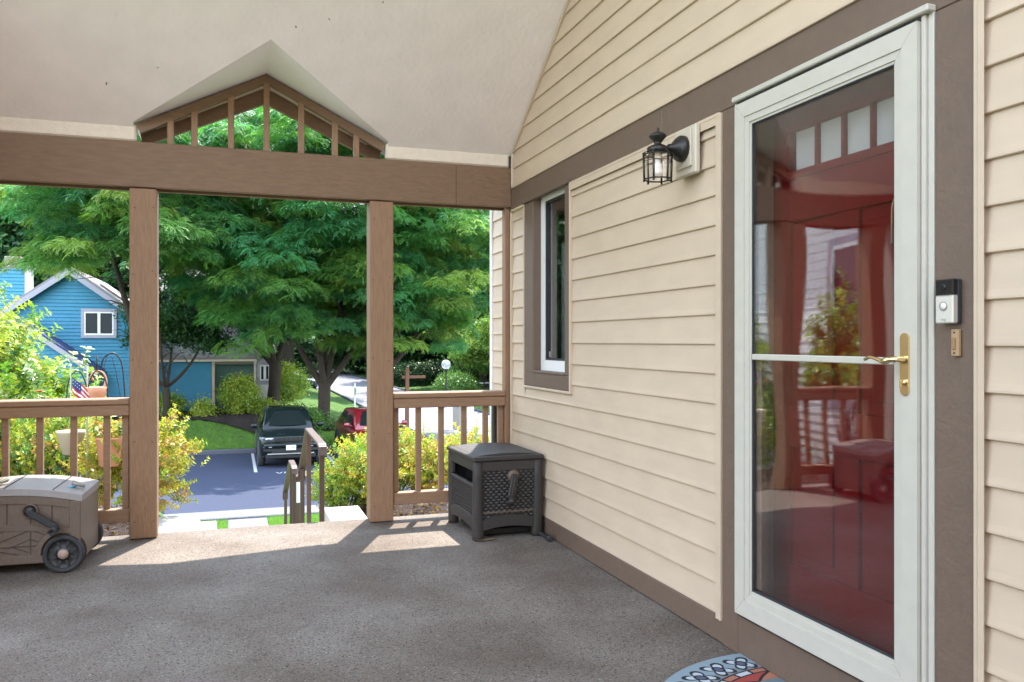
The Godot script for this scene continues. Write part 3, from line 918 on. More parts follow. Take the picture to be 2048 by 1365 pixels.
func build_terrain() -> void:
	# one sheet out to the horizon, finer near the porch
	var xs: Array = []
	var ds: Array = []
	var x := -28.0
	while x <= 40.0:
		xs.append(x)
		x += 0.3 if absf(x) < 4.4 else 0.8
	xs = [-400.0, -150.0, -70.0, -40.0] + xs + [60.0, 100.0, 200.0, 400.0]
	var d := -4.0
	while d <= 70.0:
		ds.append(d)
		d += 0.3 if d > 5.0 and d < 10.0 else 0.7
	ds = [-300.0, -60.0, -15.0] + ds + [80.0, 95.0, 120.0, 160.0, 250.0, 500.0]
	var st := tool_new(true)
	for i in xs.size() - 1:
		for j in ds.size() - 1:
			var a := P(xs[i], sheet_y(xs[i], ds[j]), ds[j])
			var b := P(xs[i + 1], sheet_y(xs[i + 1], ds[j]), ds[j])
			var c := P(xs[i + 1], sheet_y(xs[i + 1], ds[j + 1]), ds[j + 1])
			var e := P(xs[i], sheet_y(xs[i], ds[j + 1]), ds[j + 1])
			quad(st, a, b, c, e, Vector3.UP)
	structure("ground", done(st), M.grass)
	# parking lot
	structure("parking_lot", prism([P(-24, LOT, 20.9), P(6.2, LOT, 20.9), P(6.2, LOT, 31.9), P(-24, LOT, 31.9)], Vector3(0, -0.1, 0)), M.asphalt)
	structure("pavement", box_mesh(Vector3(30.2, 0.16, 0.85), 0.02), M.pavement, P(-8.9, LOT - 0.01, 20.46))
	var kerb := structure("kerb", box_mesh(Vector3(30.2, 0.26, 0.18), 0.03), M.kerb, P(-8.9, LOT + 0.02, 32.0))
	kerb.position.y = LOT + 0.02
	structure("kerb", box_mesh(Vector3(0.18, 0.26, 13.0), 0.03), M.kerb, P(6.29, LOT + 0.02, 25.5))
	# painted bay lines
	for k in range(-7, 3):
		var lx := 0.69 + 2.55 * k
		structure("bay_line", box_mesh(Vector3(0.10, 0.004, 4.6), 0.0), M.paint, P(lx, LOT + 0.004, 29.4))
	# lettering on the asphalt in the bay, read from the porch
	var tm := TextMesh.new()
	tm.text = "VISITOR"
	var font := SystemFont.new()
	font.font_names = PackedStringArray(["Droid Sans"])
	tm.font = font
	tm.font_size = 48
	tm.pixel_size = 0.0078
	tm.depth = 0.003
	var lettering := structure("bay_lettering", tm, M.paint, P(1.96, LOT + 0.003, 26.75))
	lettering.rotation = Vector3(-PI / 2, 0, 0)
	# the street along the right
	structure("road", prism([P(7.7, -2.78, 20.0), P(13.3, -2.78, 20.0), P(13.3, -2.78, 118.0), P(7.7, -2.78, 118.0)], Vector3(0, -0.1, 0)), M.road)
	structure("road", prism([P(-2.0, -2.775, 69.0), P(7.72, -2.775, 69.0), P(7.72, -2.775, 76.0), P(-2.0, -2.775, 76.0)], Vector3(0, -0.1, 0)), M.road)
	structure("kerb", box_mesh(Vector3(0.15, 0.2, 49.0), 0.02), M.kerb, P(7.62, -2.78, 44.5))
	structure("kerb", box_mesh(Vector3(0.15, 0.2, 90.0), 0.02), M.kerb, P(13.38, -2.78, 65.0))
	# planting beds: sheets of mulch that follow the ground
	bed([[-3.6, 6.0], [-0.36, 6.0], [-0.36, 8.6], [-3.6, 8.6]], "planting_bed")
	bed([[0.92, 6.0], [3.6, 6.0], [3.6, 8.8], [0.92, 8.8]], "planting_bed")
	litter()
	bed([[-5.5, 40.2], [-1.4, 39.6], [0.1, 36.6], [1.0, 34.7], [2.5, 34.7], [3.3, 38.0], [3.3, 45.5], [-5.5, 45.0]], "planting_bed")
	bed([[2.7, 35.9], [4.4, 35.6], [5.2, 36.6], [4.6, 37.6], [3.0, 37.7]], "planting_bed")

func litter() -> void:
	# dry leaves and twigs lying on the mulch
	var st := tool_new()
	leaf_at(st, Vector3(-0.02, 0.002, 0), Vector3.RIGHT, Vector3.UP, 0.045, 0.022, 0.4)
	tri(st, Vector3(-0.05, 0.006, 0.01), Vector3(0.05, 0.012, 0.02), Vector3(0.05, 0.006, 0.024), Vector3.UP)
	var m := done(st)
	var xf: Array = []
	var cl: Array = []
	for k in 3200:
		var x := rng.randf_range(-3.4, 3.5)
		var d := rng.randf_range(6.05, 8.4)
		if x > -0.42 and x < 0.98:
			continue
		xf.append(Transform3D(Basis(Vector3(rng.randfn(), 2.0, rng.randfn()).normalized(), rng.randf() * TAU).scaled(Vector3.ONE * rng.randf_range(0.6, 1.5)), P(x, ground_y(x, d) + 0.05, d)))
		cl.append(vary([Color(0.16, 0.085, 0.05), Color(0.10, 0.055, 0.04), Color(0.24, 0.15, 0.09), Color(0.06, 0.035, 0.03)][rng.randi() % 4], 0.3))
	var o := scatter(self, "leaf_litter", m, M.leaf, xf, cl)
	o.set_meta("label", "dry brown leaf litter on the mulch in front of the porch")
	o.set_meta("category", "leaf litter")

func bed(pts: Array, called: String) -> void:
	var poly := PackedVector2Array()
	var lo := Vector2(1e9, 1e9)
	var hi := -lo
	for p: Array in pts:
		poly.append(Vector2(p[0], p[1]))
		lo = lo.min(poly[-1])
		hi = hi.max(poly[-1])
	bed_outlines.append(poly)
	var lift := 0.035 if lo.y < 20.0 else 0.085
	var st := tool_new(true)
	var step := 0.18 if lo.y < 20.0 else 0.12
	var x := lo.x
	while x < hi.x:
		var d := lo.y
		while d < hi.y:
			if Geometry2D.is_point_in_polygon(Vector2(x + step * 0.5, d + step * 0.5), poly):
				var c: Array = []
				for o: Array in [[0, 0], [1, 0], [1, 1], [0, 1]]:
					var px: float = x + step * o[0]
					var pd: float = d + step * o[1]
					c.append(P(px, ground_y(px, pd) + lift + 0.02 * sin(px * 23.0) * sin(pd * 19.0), pd))
				quad(st, c[0], c[1], c[2], c[3], Vector3.UP)
			d += step
		x += step
	structure(called, done(st), M.mulch)

# ------------------------------------------------------------------ steps and hand rails
func build_steps() -> void:
	# slabs at the sides of the steps
	structure("side_slab", box_mesh(Vector3(0.46, 0.3, 1.37), 0.01), M.slab, P(-0.485, -0.32, 6.675))
	structure("side_slab", box_mesh(Vector3(0.13, 0.3, 1.05), 0.008), M.slab, P(-0.185, -0.322, 6.53))
	structure("side_slab", box_mesh(Vector3(0.30, 0.3, 1.3), 0.01), M.slab, P(0.90, -0.32, 6.65))
	var d := 5.96
	var y := -0.17
	var k := 0
	var run := [0.30, 1.15, 0.30, 0.30, 0.30, 0.30, 1.2]
	while y > LOT + 0.05:
		var r: float = run[k] if k < run.size() else 0.62
		structure("step", box_mesh(Vector3(0.83, 0.2, r + 0.02), 0.012), M.slab, P(0.295, y - 0.1, d + r * 0.5))
		d += r
		y -= 0.178
		k += 1
	structure("walkway", box_mesh(Vector3(0.86, 0.2, maxf(0.3, 20.02 - d)), 0.01), M.pavement, P(0.33, LOT - 0.08, (d + 20.02) * 0.5))
	# hand rails: a flat bronze cap on square posts
	for s: Array in [["upper bronze handrail beside the steps, nearest the porch edge", 6.16, 0.515, 7.28, 8.05, 0.05], ["lower bronze handrail further down the steps", 9.05, -0.065, 9.50, 10.6, -0.60]]:
		var a: float = s[1]
		var top: float = s[2]
		var b: float = s[3]
		var e: float = s[4]
		var low: float = s[5]
		var r := thing("handrail", s[0], "handrail", P(0.62, top - 0.9, a), "bronze handrails on the steps")
		var st := tool_new()
		var pts := [P(0.62, top - 0.07, a - 0.045), P(0.62, top - 0.012, a - 0.03), P(0.62, top, a + 0.02), P(0.62, top, b), P(0.62, top - 0.02, b + 0.03), P(0.62, low, e), P(0.62, low - 0.09, e + 0.02)]
		for i in pts.size() - 1:
			var v: Vector3 = pts[i + 1] - pts[i]
			var z := v.normalized()
			var basis := Basis(Vector3.RIGHT, z.cross(Vector3.RIGHT), z)
			add_box(st, (pts[i] + pts[i + 1]) * 0.5 , Vector3(0.062 + 0.0004 * i, 0.026, v.length() + 0.012), 0.005, basis)
		part(r, "cap_rail", done(st), M.bronze, -r.position)
		for pd: float in [a + 0.02, b - 0.02, e - 0.06]:
			var yy := top - 0.012
			if pd > b:
				yy = lerpf(top, low, (pd - b) / (e - b)) - 0.012
			bx(r, "rail_post", 0.602, 0.638, ground_y(0.6, pd) - 0.4, yy, pd - 0.018, pd + 0.018, M.bronze, 0.003)

# ------------------------------------------------------------------ houses across the lot
func far_window(parent: Node3D, x0: float, x1: float, y0: float, y1: float, d: float, panes: int) -> void:
	d -= 0.045
	var w := Node3D.new()
	w.name = "window"
	parent.add_child(w, true)
	w.position = P((x0 + x1) * 0.5, y0, d) - base_of(parent)
	bx(w, "casing", x0 - 0.13, x1 + 0.13, y1, y1 + 0.14, d - 0.05, d, M.grey_trim, 0.005)
	bx(w, "casing", x0 - 0.13, x1 + 0.13, y0 - 0.14, y0, d - 0.06, d, M.grey_trim, 0.005)
	bx(w, "casing", x0 - 0.13, x0, y0 + 0.001, y1 - 0.001, d - 0.05, d, M.grey_trim, 0.005)
	bx(w, "casing", x1, x1 + 0.13, y0 + 0.001, y1 - 0.001, d - 0.05, d, M.grey_trim, 0.005)
	var wide := (x1 - x0) / panes
	for k in panes:
		var a := x0 + wide * k
		bx(w, "sash", a + 0.001, a + 0.06, y0 + 0.002, y1 - 0.002, d - 0.04, d, M.vinyl, 0.003)
		bx(w, "sash", a + wide - 0.06, a + wide - 0.001, y0 + 0.002, y1 - 0.002, d - 0.04, d, M.vinyl, 0.003)
		bx(w, "sash", a + 0.061, a + wide - 0.061, y1 - 0.07, y1 - 0.002, d - 0.04, d, M.vinyl, 0.003)
		bx(w, "sash", a + 0.061, a + wide - 0.061, y0 + 0.002, y0 + 0.07, d - 0.04, d, M.vinyl, 0.003)
		bx(w, "pane", a + 0.061, a + wide - 0.061, y0 + 0.071, y1 - 0.071, d - 0.012, d, M.far_glass, 0.0)

func roof_slope(parent: Node3D, called: String, pts: Array, mat_: Material) -> MeshInstance3D:
	return part(parent, called, prism(pts, Vector3(0, 0.12, 0)), mat_, -base_of(parent))

func build_houses() -> void:
	var gd := 42.0
	var base := -2.6
	# main house: gable towards us
	var h := thing("blue_house", "blue sided house with a gabled front and a two-pane upper window", "house", P(-5.5, base, gd))
	var px := -7.0
	var peak := 4.45
	var half := 3.1
	var pitch := 0.74
	var eave := peak - pitch * half
	bx(h, "wall_core", px - half + 0.02, px + half - 0.02, base, eave - 0.05, gd + 0.03, gd + 11.0, M.blue_siding, 0.0)
	var l := func(yy: float) -> float: return maxf(-half, -(peak - yy) / pitch) if yy > eave else -half
	var r := func(yy: float) -> float: return minf(half, (peak - yy) / pitch) if yy > eave else half
	lap_wall(h, "siding", M.blue_siding, P(px, 0, gd), Vector3.RIGHT, base, peak - 0.02, l, r, 0.165)
	part(h, "gable_wall", prism([P(px - half, eave - 0.06, gd + 0.03), P(px + half, eave - 0.06, gd + 0.03), P(px, peak - 0.05, gd + 0.03)], P(0, 0, 0.1)), M.blue_siding, -h.position)
	var o := 0.35
	for s: float in [-1.0, 1.0]:
		roof_slope(h, "roof", [P(px, peak + 0.10, gd - o), P(px + s * (half + 0.45), peak + 0.10 - pitch * (half + 0.45), gd - o), P(px + s * (half + 0.45), peak + 0.10 - pitch * (half + 0.45), gd + 11.3), P(px, peak + 0.10, gd + 11.3)], M.shingle)
		part(h, "rake_board", prism([P(px, peak + 0.10, gd - o - 0.04), P(px + s * (half + 0.46), peak + 0.10 - pitch * (half + 0.46), gd - o - 0.04), P(px + s * (half + 0.46), peak - 0.16 - pitch * (half + 0.46), gd - o - 0.04), P(px, peak - 0.17, gd - o - 0.04)], P(0, 0, 0.04)), M.grey_trim, -h.position)
	# skylight on the slope we see
	var sy := func(xx: float) -> float: return peak + 0.24 - pitch * absf(xx - px)
	part(h, "skylight", prism([P(px + 1.0, sy.call(px + 1.0), gd + 1.6), P(px + 2.1, sy.call(px + 2.1), gd + 1.6), P(px + 2.1, sy.call(px + 2.1), gd + 2.9), P(px + 1.0, sy.call(px + 1.0), gd + 2.9)], Vector3(0, 0.09, 0)), M.taupe, -h.position)
	far_window(h, -6.42, -5.20, 1.55, 2.62, gd, 2)
	for vx: float in [-4.55, -4.24]:
		bx(h, "vent_hood", vx, vx + 0.16, 0.62, 0.80, gd - 0.08, gd, M.grey_trim, 0.02)
	# chimney
	var ch := Node3D.new()
	ch.name = "chimney"
	h.add_child(ch)
	ch.position = P(-9.85, eave, gd + 3.0) - h.position
	bx(ch, "shaft", -10.60, -9.20, 0.0, 4.75, gd + 2.5, gd + 3.6, M.siding_white, 0.02)
	lap_wall(ch, "siding", M.blue_siding, P(-9.90, 0, gd + 2.49), Vector3.RIGHT, 0.0, 4.70, func(_y: float) -> float: return -0.62, func(_y: float) -> float: return 0.55, 0.165)
	bx(ch, "chimney_cap", -10.70, -9.10, 4.752, 4.84, gd + 2.4, gd + 3.7, M.grey_trim, 0.02)
	bx(ch, "flue", -10.25, -9.55, 4.842, 5.30, gd + 2.7, gd + 3.4, M.taupe, 0.03)
	# low entrance bay with its own roof
	var bay := Node3D.new()
	bay.name = "entrance_bay"
	h.add_child(bay)
	bay.position = P(-7.4, base, gd - 1.6) - h.position
	var bd := gd - 1.8
	var bpx := -8.6
	var bpk := 2.05
	var bl := func(yy: float) -> float: return maxf(-2.6, -(bpk - yy) / pitch)
	var br := func(yy: float) -> float: return minf(2.60, (bpk - yy) / pitch)
	bx(bay, "wall_core", bpx - 2.55, bpx + 2.55, base, 0.08, bd + 0.03, gd - 0.01, M.blue_siding, 0.0)
	lap_wall(bay, "siding", M.blue_siding, P(bpx, 0, bd), Vector3.RIGHT, base, bpk - 0.02, bl, br, 0.165)
	part(bay, "gable_wall", prism([P(bpx - 2.6, 0.06, bd + 0.03), P(bpx + 2.6, 0.06, bd + 0.03), P(bpx, bpk - 0.05, bd + 0.03)], P(0, 0, 0.1)), M.blue_siding, -base_of(bay))
	for s: float in [-1.0, 1.0]:
		roof_slope(bay, "roof", [P(bpx, bpk + 0.06, bd - 0.3), P(bpx + s * 3.0, bpk + 0.06 - pitch * 3.0, bd - 0.3), P(bpx + s * 3.0, bpk + 0.06 - pitch * 3.0, gd - 0.02), P(bpx, bpk + 0.06, gd - 0.02)], M.shingle_blue)
		part(bay, "rake_board", prism([P(bpx, bpk + 0.09, bd - 0.34), P(bpx + s * 3.0, bpk + 0.09 - pitch * 3.0, bd - 0.34), P(bpx + s * 3.0, bpk - 0.15 - pitch * 3.0, bd - 0.34), P(bpx, bpk - 0.15, bd - 0.34)], P(0, 0, 0.04)), M.grey_trim, -base_of(bay))
	bx(bay, "gutter", bpx + 2.96, bpx + 3.08, -0.22, -0.10, bd - 0.3, gd - 0.02, M.taupe, 0.02)
	bx(bay, "downspout", bpx + 2.60, bpx + 2.68, base, -0.25, bd - 0.09, bd - 0.02, M.taupe, 0.01)
	bx(bay, "band_board", bpx - 2.6, bpx + 2.6, -0.52, -0.36, bd - 0.04, bd - 0.012, M.grey_trim, 0.005)
	bx(bay, "corner_board", bpx + 2.48, bpx + 2.60, base, -0.521, bd - 0.03, bd - 0.012, M.grey_trim, 0.005)
	far_window(bay, -8.35, -6.85, -1.8, -0.66, bd, 2)

	# long low wing to the right, with a shaded recess and a pale end wall
	var w := thing("blue_wing", "low blue wing with pale roof, dark recess and white end wall behind trees", "house", P(-1.0, base, 44.0))
	var wd := 44.0
	bx(w, "wall_core", -3.9, -0.95, base, 0.35, wd + 0.03, wd + 8.0, M.blue_siding, 0.0)
	lap_wall(w, "siding", M.blue_siding, P(0, 0, wd), Vector3.RIGHT, base, 0.35, func(_y: float) -> float: return -3.9, func(_y: float) -> float: return -0.98, 0.165)
	bx(w, "corner_board", -0.98, -0.85, base, 0.35, wd - 0.03, wd + 0.1, M.siding, 0.01)
	bx(w, "recess_wall", -0.84, 1.02, base, 0.35, wd + 1.3, wd + 1.5, M.green_siding, 0.0)
	bx(w, "recess_side", -0.95, -0.85, base, 0.35, wd + 0.11, wd + 1.29, M.taupe, 0.0)
	bx(w, "lintel", -0.84, 1.05, 0.10, 0.349, wd - 0.02, wd + 0.12, M.taupe, 0.01)
	bx(w, "entry_screen", -0.10, 0.50, base, -0.45, wd + 1.22, wd + 1.29, M.taupe, 0.01)
	bx(w, "corner_board", 1.021, 1.13, base, 0.35, wd - 0.03, wd + 0.1, M.cream_wood, 0.01)
	bx(w, "wall_core", 1.05, 1.98, base, 0.85, wd + 0.13, wd + 7.8, M.siding_white, 0.0)
	lap_wall(w, "end_siding", M.siding_white, P(0, 0, wd + 0.12), Vector3.RIGHT, base, 0.85, func(_y: float) -> float: return 1.14, func(_y: float) -> float: return 1.98, 0.165)
	far_window(w, 1.32, 1.80, -0.75, 0.05, wd + 0.11, 2)
	roof_slope(w, "roof", [P(-4.2, 0.36, wd - 0.4), P(1.15, 0.36, wd - 0.4), P(0.9, 2.9, wd + 4.0), P(-4.2, 2.9, wd + 4.0)], M.shingle)
	roof_slope(w, "roof", [P(1.16, 0.36, wd - 0.4), P(2.25, 0.50, wd + 0.4), P(2.2, 0.9, wd + 4.0), P(0.91, 2.9, wd + 4.0)], M.shingle)
	bx(w, "gutter", -4.2, 1.15, 0.25, 0.355, wd - 0.50, wd - 0.40, M.cream_wood, 0.01)
	bx(w, "upper_wall", -4.0, 1.0, 0.4, 3.2, wd + 4.1, wd + 8.0, M.blue_siding, 0.0)
	roof_slope(w, "upper_roof", [P(-4.6, 3.2, wd + 3.8), P(1.4, 3.2, wd + 3.8), P(1.4, 5.4, wd + 7.5), P(-4.6, 5.4, wd + 7.5)], M.shingle)
# ------------------------------------------------------------------ foliage
func leaf_at(st: SurfaceTool, root: Vector3, dir: Vector3, up: Vector3, length: float, wide: float, fold := 0.25) -> void:
	# a leaf of four faces, folded along its midrib
	var side := dir.cross(up).normalized()
	var nrm := side.cross(dir).normalized()
	var a := root
	var m := root + dir * length * 0.45 - nrm * length * 0.04
	var t := root + dir * length - nrm * length * 0.16
	var l := m + side * wide * 0.5 + nrm * wide * fold
	var r := m - side * wide * 0.5 + nrm * wide * fold
	tri(st, a, l, m, nrm)
	tri(st, a, m, r, nrm)
	tri(st, l, t, m, nrm)
	tri(st, m, t, r, nrm)

func leaf_quad(st: SurfaceTool, root: Vector3, dir: Vector3, side: Vector3, length: float, wide: float) -> void:
	var n := dir.cross(side)
	tri(st, root, root + dir * length * 0.5 + side * wide * 0.5, root + dir * length, n)
	tri(st, root, root + dir * length, root + dir * length * 0.5 - side * wide * 0.5, n)

func pinnate_spray(seed_: int, fronds: int, frond_len: float, pairs: int, leaflet: float) -> ArrayMesh:
	# a twig tip with feathered leaves that arch over and hang
	var r := RandomNumberGenerator.new()
	r.seed = seed_
	var st := tool_new()
	for f in fronds:
		var a := -1.1 + 2.2 * f / maxf(1.0, fronds - 1.0) + r.randf_range(-0.2, 0.2)
		var dir := Vector3(sin(a), r.randf_range(0.05, 0.35), cos(a)).normalized()
		var p := Vector3(0, 0, r.randf_range(-0.1, 0.1))
		var len := frond_len * r.randf_range(0.75, 1.1)
		for k in pairs:
			var t := float(k + 1) / pairs
			dir = (dir + Vector3.DOWN * 1.2 / pairs).normalized()
			p += dir * len / pairs
			var side := dir.cross(Vector3.UP).normalized()
			var up := side.cross(dir)
			var ll := leaflet * (1.1 - 0.5 * absf(t - 0.45)) * r.randf_range(0.85, 1.15)
			for s: float in [-1.0, 1.0]:
				var ld := (side * s * 0.85 + dir * 0.5 - up * r.randf_range(0.05, 0.4)).normalized()
				leaf_quad(st, p, ld, dir.slerp(up, 0.15).normalized(), ll, ll * 0.42)
	return done(st)

func broad_spray(seed_: int, count: int, spread: float, leaf: float) -> ArrayMesh:
	var r := RandomNumberGenerator.new()
	r.seed = seed_
	var st := tool_new()
	for k in count:
		var p := Vector3(r.randfn(), r.randfn() * 0.6, r.randfn()) * spread * 0.5
		var dir := Vector3(r.randfn(), r.randfn() * 0.6 - 0.3, r.randfn()).normalized()
		var side := dir.cross(Vector3(r.randfn() * 0.5, 1, r.randfn() * 0.5)).normalized()
		leaf_quad(st, p, dir, side, leaf * r.randf_range(0.7, 1.3), leaf * 0.6)
	return done(st)

func sprig(seed_: int, stem: float, whorls: int, leaf: float, lift := 0.7, wide := 0.45) -> ArrayMesh:
	# a shoot with leaves set round it
	var r := RandomNumberGenerator.new()
	r.seed = seed_
	var st := tool_new()
	for k in whorls:
		var t := float(k + 1) / whorls
		var n := 2 if k < whorls - 1 else 4
		for j in n:
			var a := k * 1.6 + TAU * j / n + r.randf_range(-0.4, 0.4)
			var out := Vector3(cos(a), 0, sin(a))
			var dir := (out + Vector3.UP * (lift + 0.3 * t) * r.randf_range(0.4, 1.2)).normalized()
			leaf_at(st, Vector3(r.randf_range(-0.004, 0.004), stem * t, r.randf_range(-0.004, 0.004)), dir, Vector3.UP, leaf * r.randf_range(0.75, 1.15) * (1.0 - 0.25 * t), leaf * wide)
	# the stem, a thin three-sided rod
	for k in 3:
		var a := TAU * k / 3.0
		var b := TAU * (k + 1) / 3.0
		quad(st, Vector3(cos(a), 0, sin(a)) * 0.003, Vector3(cos(b), 0, sin(b)) * 0.003, Vector3(cos(b) * 0.002, stem, sin(b) * 0.002), Vector3(cos(a) * 0.002, stem, sin(a) * 0.002), Vector3(cos(a + 1.0), 0, sin(a + 1.0)))
	return done(st)

func scatter(parent: Node3D, called: String, mesh: Mesh, material: Material, xfs: Array, cols: Array) -> MultiMeshInstance3D:
	var mm := MultiMesh.new()
	mm.transform_format = MultiMesh.TRANSFORM_3D
	mm.use_colors = true
	mm.mesh = mesh
	mm.instance_count = xfs.size()
	for i in xfs.size():
		mm.set_instance_transform(i, xfs[i])
		mm.set_instance_color(i, cols[i])
	var o := MultiMeshInstance3D.new()
	o.name = called if parent != self else numbered(called)
	o.multimesh = mm
	o.material_override = material
	parent.add_child(o, true)
	stuff(o)
	return o

func vary(c: Color, amount: float) -> Color:
	var v := 1.0 + rng.randf_range(-amount, amount)
	var w := rng.randf_range(-amount, amount) * 0.35
	return Color(c.r * v * (1.0 + w), c.g * v, c.b * v * (1.0 - w))

func facing(dir: Vector3, roll := 0.0) -> Basis:
	var z := dir.normalized()
	var x := Vector3.UP.cross(z)
	x = Vector3.RIGHT if x.length() < 0.01 else x.normalized()
	return Basis(x, z.cross(x), z) * Basis(Vector3(0, 0, 1), roll)

func tree(called: String, label: String, group: String, at: Vector3, o: Dictionary) -> Node3D:
	# o: trunk (radius), fork (height), limbs [[azimuth, lean, length]...], crown centre/radii relative to the base, clumps, sprays, mesh list, tones
	var t := thing(called, label, "tree", at, group)
	var rad: float = o.trunk
	var st := tool_new(true)
	var tips: Array = []
	var lean: Vector3 = o.get("lean", Vector3.ZERO)
	var fork: float = o.fork
	var top := Vector3(lean.x, fork, lean.z)
	add_tube(st, [Vector3(0, -0.3, 0), Vector3(0, 0.05, 0), Vector3(0.02, 0.35, 0), top * 0.5 + Vector3(0.03, 0, 0.02), top], [rad * 1.55, rad * 1.35, rad * 1.08, rad * 0.96, rad * 0.98], 12)
	part(t, "trunk", done(st), M.bark)
	var cen: Vector3 = o.centre
	var rr: Vector3 = o.radii
	for l: Array in o.limbs:
		var d := Vector3(sin(l[0]) * sin(l[1]), cos(l[1]), cos(l[0]) * sin(l[1]))
		var e: Vector3 = top + d * l[2]
		var mid: Vector3 = top + d * l[2] * 0.45 + Vector3(0, -0.25, 0)
		var lt := tool_new(true)
		var cv := curve([top - Vector3(0, rad * 0.8, 0), mid, e, e + Vector3(d.x * 0.5, 1.2, d.z * 0.5)], 4)
		var rs: Array = []
		for k in cv.size():
			rs.append(lerpf(rad * 0.62, rad * 0.10, float(k) / cv.size()))
		add_tube(lt, cv, rs, 8)
		# side branches
		for k in 4:
			var p0: Vector3 = cv[mini(cv.size() - 1, 4 + k * 2)]
			var g := Vector3(rng.randfn(), rng.randf_range(0.1, 0.8), rng.randfn()).normalized() * rr.x * rng.randf_range(0.35, 0.6)
			add_tube(lt, curve([p0, p0 + g * 0.5 + Vector3(0, 0.2, 0), p0 + g], 3), [rad * 0.22, rad * 0.17, rad * 0.13, rad * 0.1, rad * 0.07, rad * 0.05, rad * 0.03], 6)
		part(t, "limb", done(lt), M.bark)
	# crown: tiers of clumps through the volume, each a shallow umbrella of sprays
	var meshes: Array = o.meshes
	var tones: Array = o.tones
	var size: float = o.get("size", 1.0)
	var buckets: Array = []
	for m in meshes:
		buckets.append([[], []])
	var clumps: int = o.clumps
	var per: int = o.per
	var cr: float = o.clump
	var low: float = o.get("low", -0.75)
	for k in clumps:
		var u := Vector3(rng.randfn(), rng.randfn(), rng.randfn()).normalized()
		var depth := pow(rng.randf(), 0.38)
		if u.y < low:
			u.y = low * rng.randf()
		var c := cen + u * rr * depth
		# droop at the rim
		var flat := Vector3(u.x, 0, u.z)
		var tone: Color = tones[rng.randi() % tones.size()]
		tone = vary(tone, 0.22)
		var crk := cr * rng.randf_range(0.65, 1.25)
		for j in per:
			var a := rng.randf() * TAU
			var q := sqrt(rng.randf())
			var off := Vector3(cos(a) * q, 0, sin(a) * q) * crk
			var p := c + off + Vector3(0, -0.35 * q * q * crk - off.dot(flat) * 0.12 + rng.randfn() * 0.10 * crk, 0)
			var dir := (Vector3(cos(a), rng.randf_range(-0.35, 0.25), sin(a)) + flat * 0.5).normalized()
			var b := facing(dir, rng.randfn() * 0.35).scaled(Vector3.ONE * size * rng.randf_range(0.75, 1.25))
			var s := rng.randi() % meshes.size()
			buckets[s][0].append(Transform3D(b, p))
			buckets[s][1].append(vary(tone, 0.16))
	for s in meshes.size():
		scatter(t, "crown", meshes[s], o.get("material", M.leaf), buckets[s][0], buckets[s][1])
	return t

func limbs(n: int, lean0: float, lean1: float, length: float, turn := 0.0) -> Array:
	var out: Array = []
	for k in n:
		out.append([turn + TAU * k / n + rng.randf_range(-0.3, 0.3), rng.randf_range(lean0, lean1), length * rng.randf_range(0.8, 1.1)])
	return out

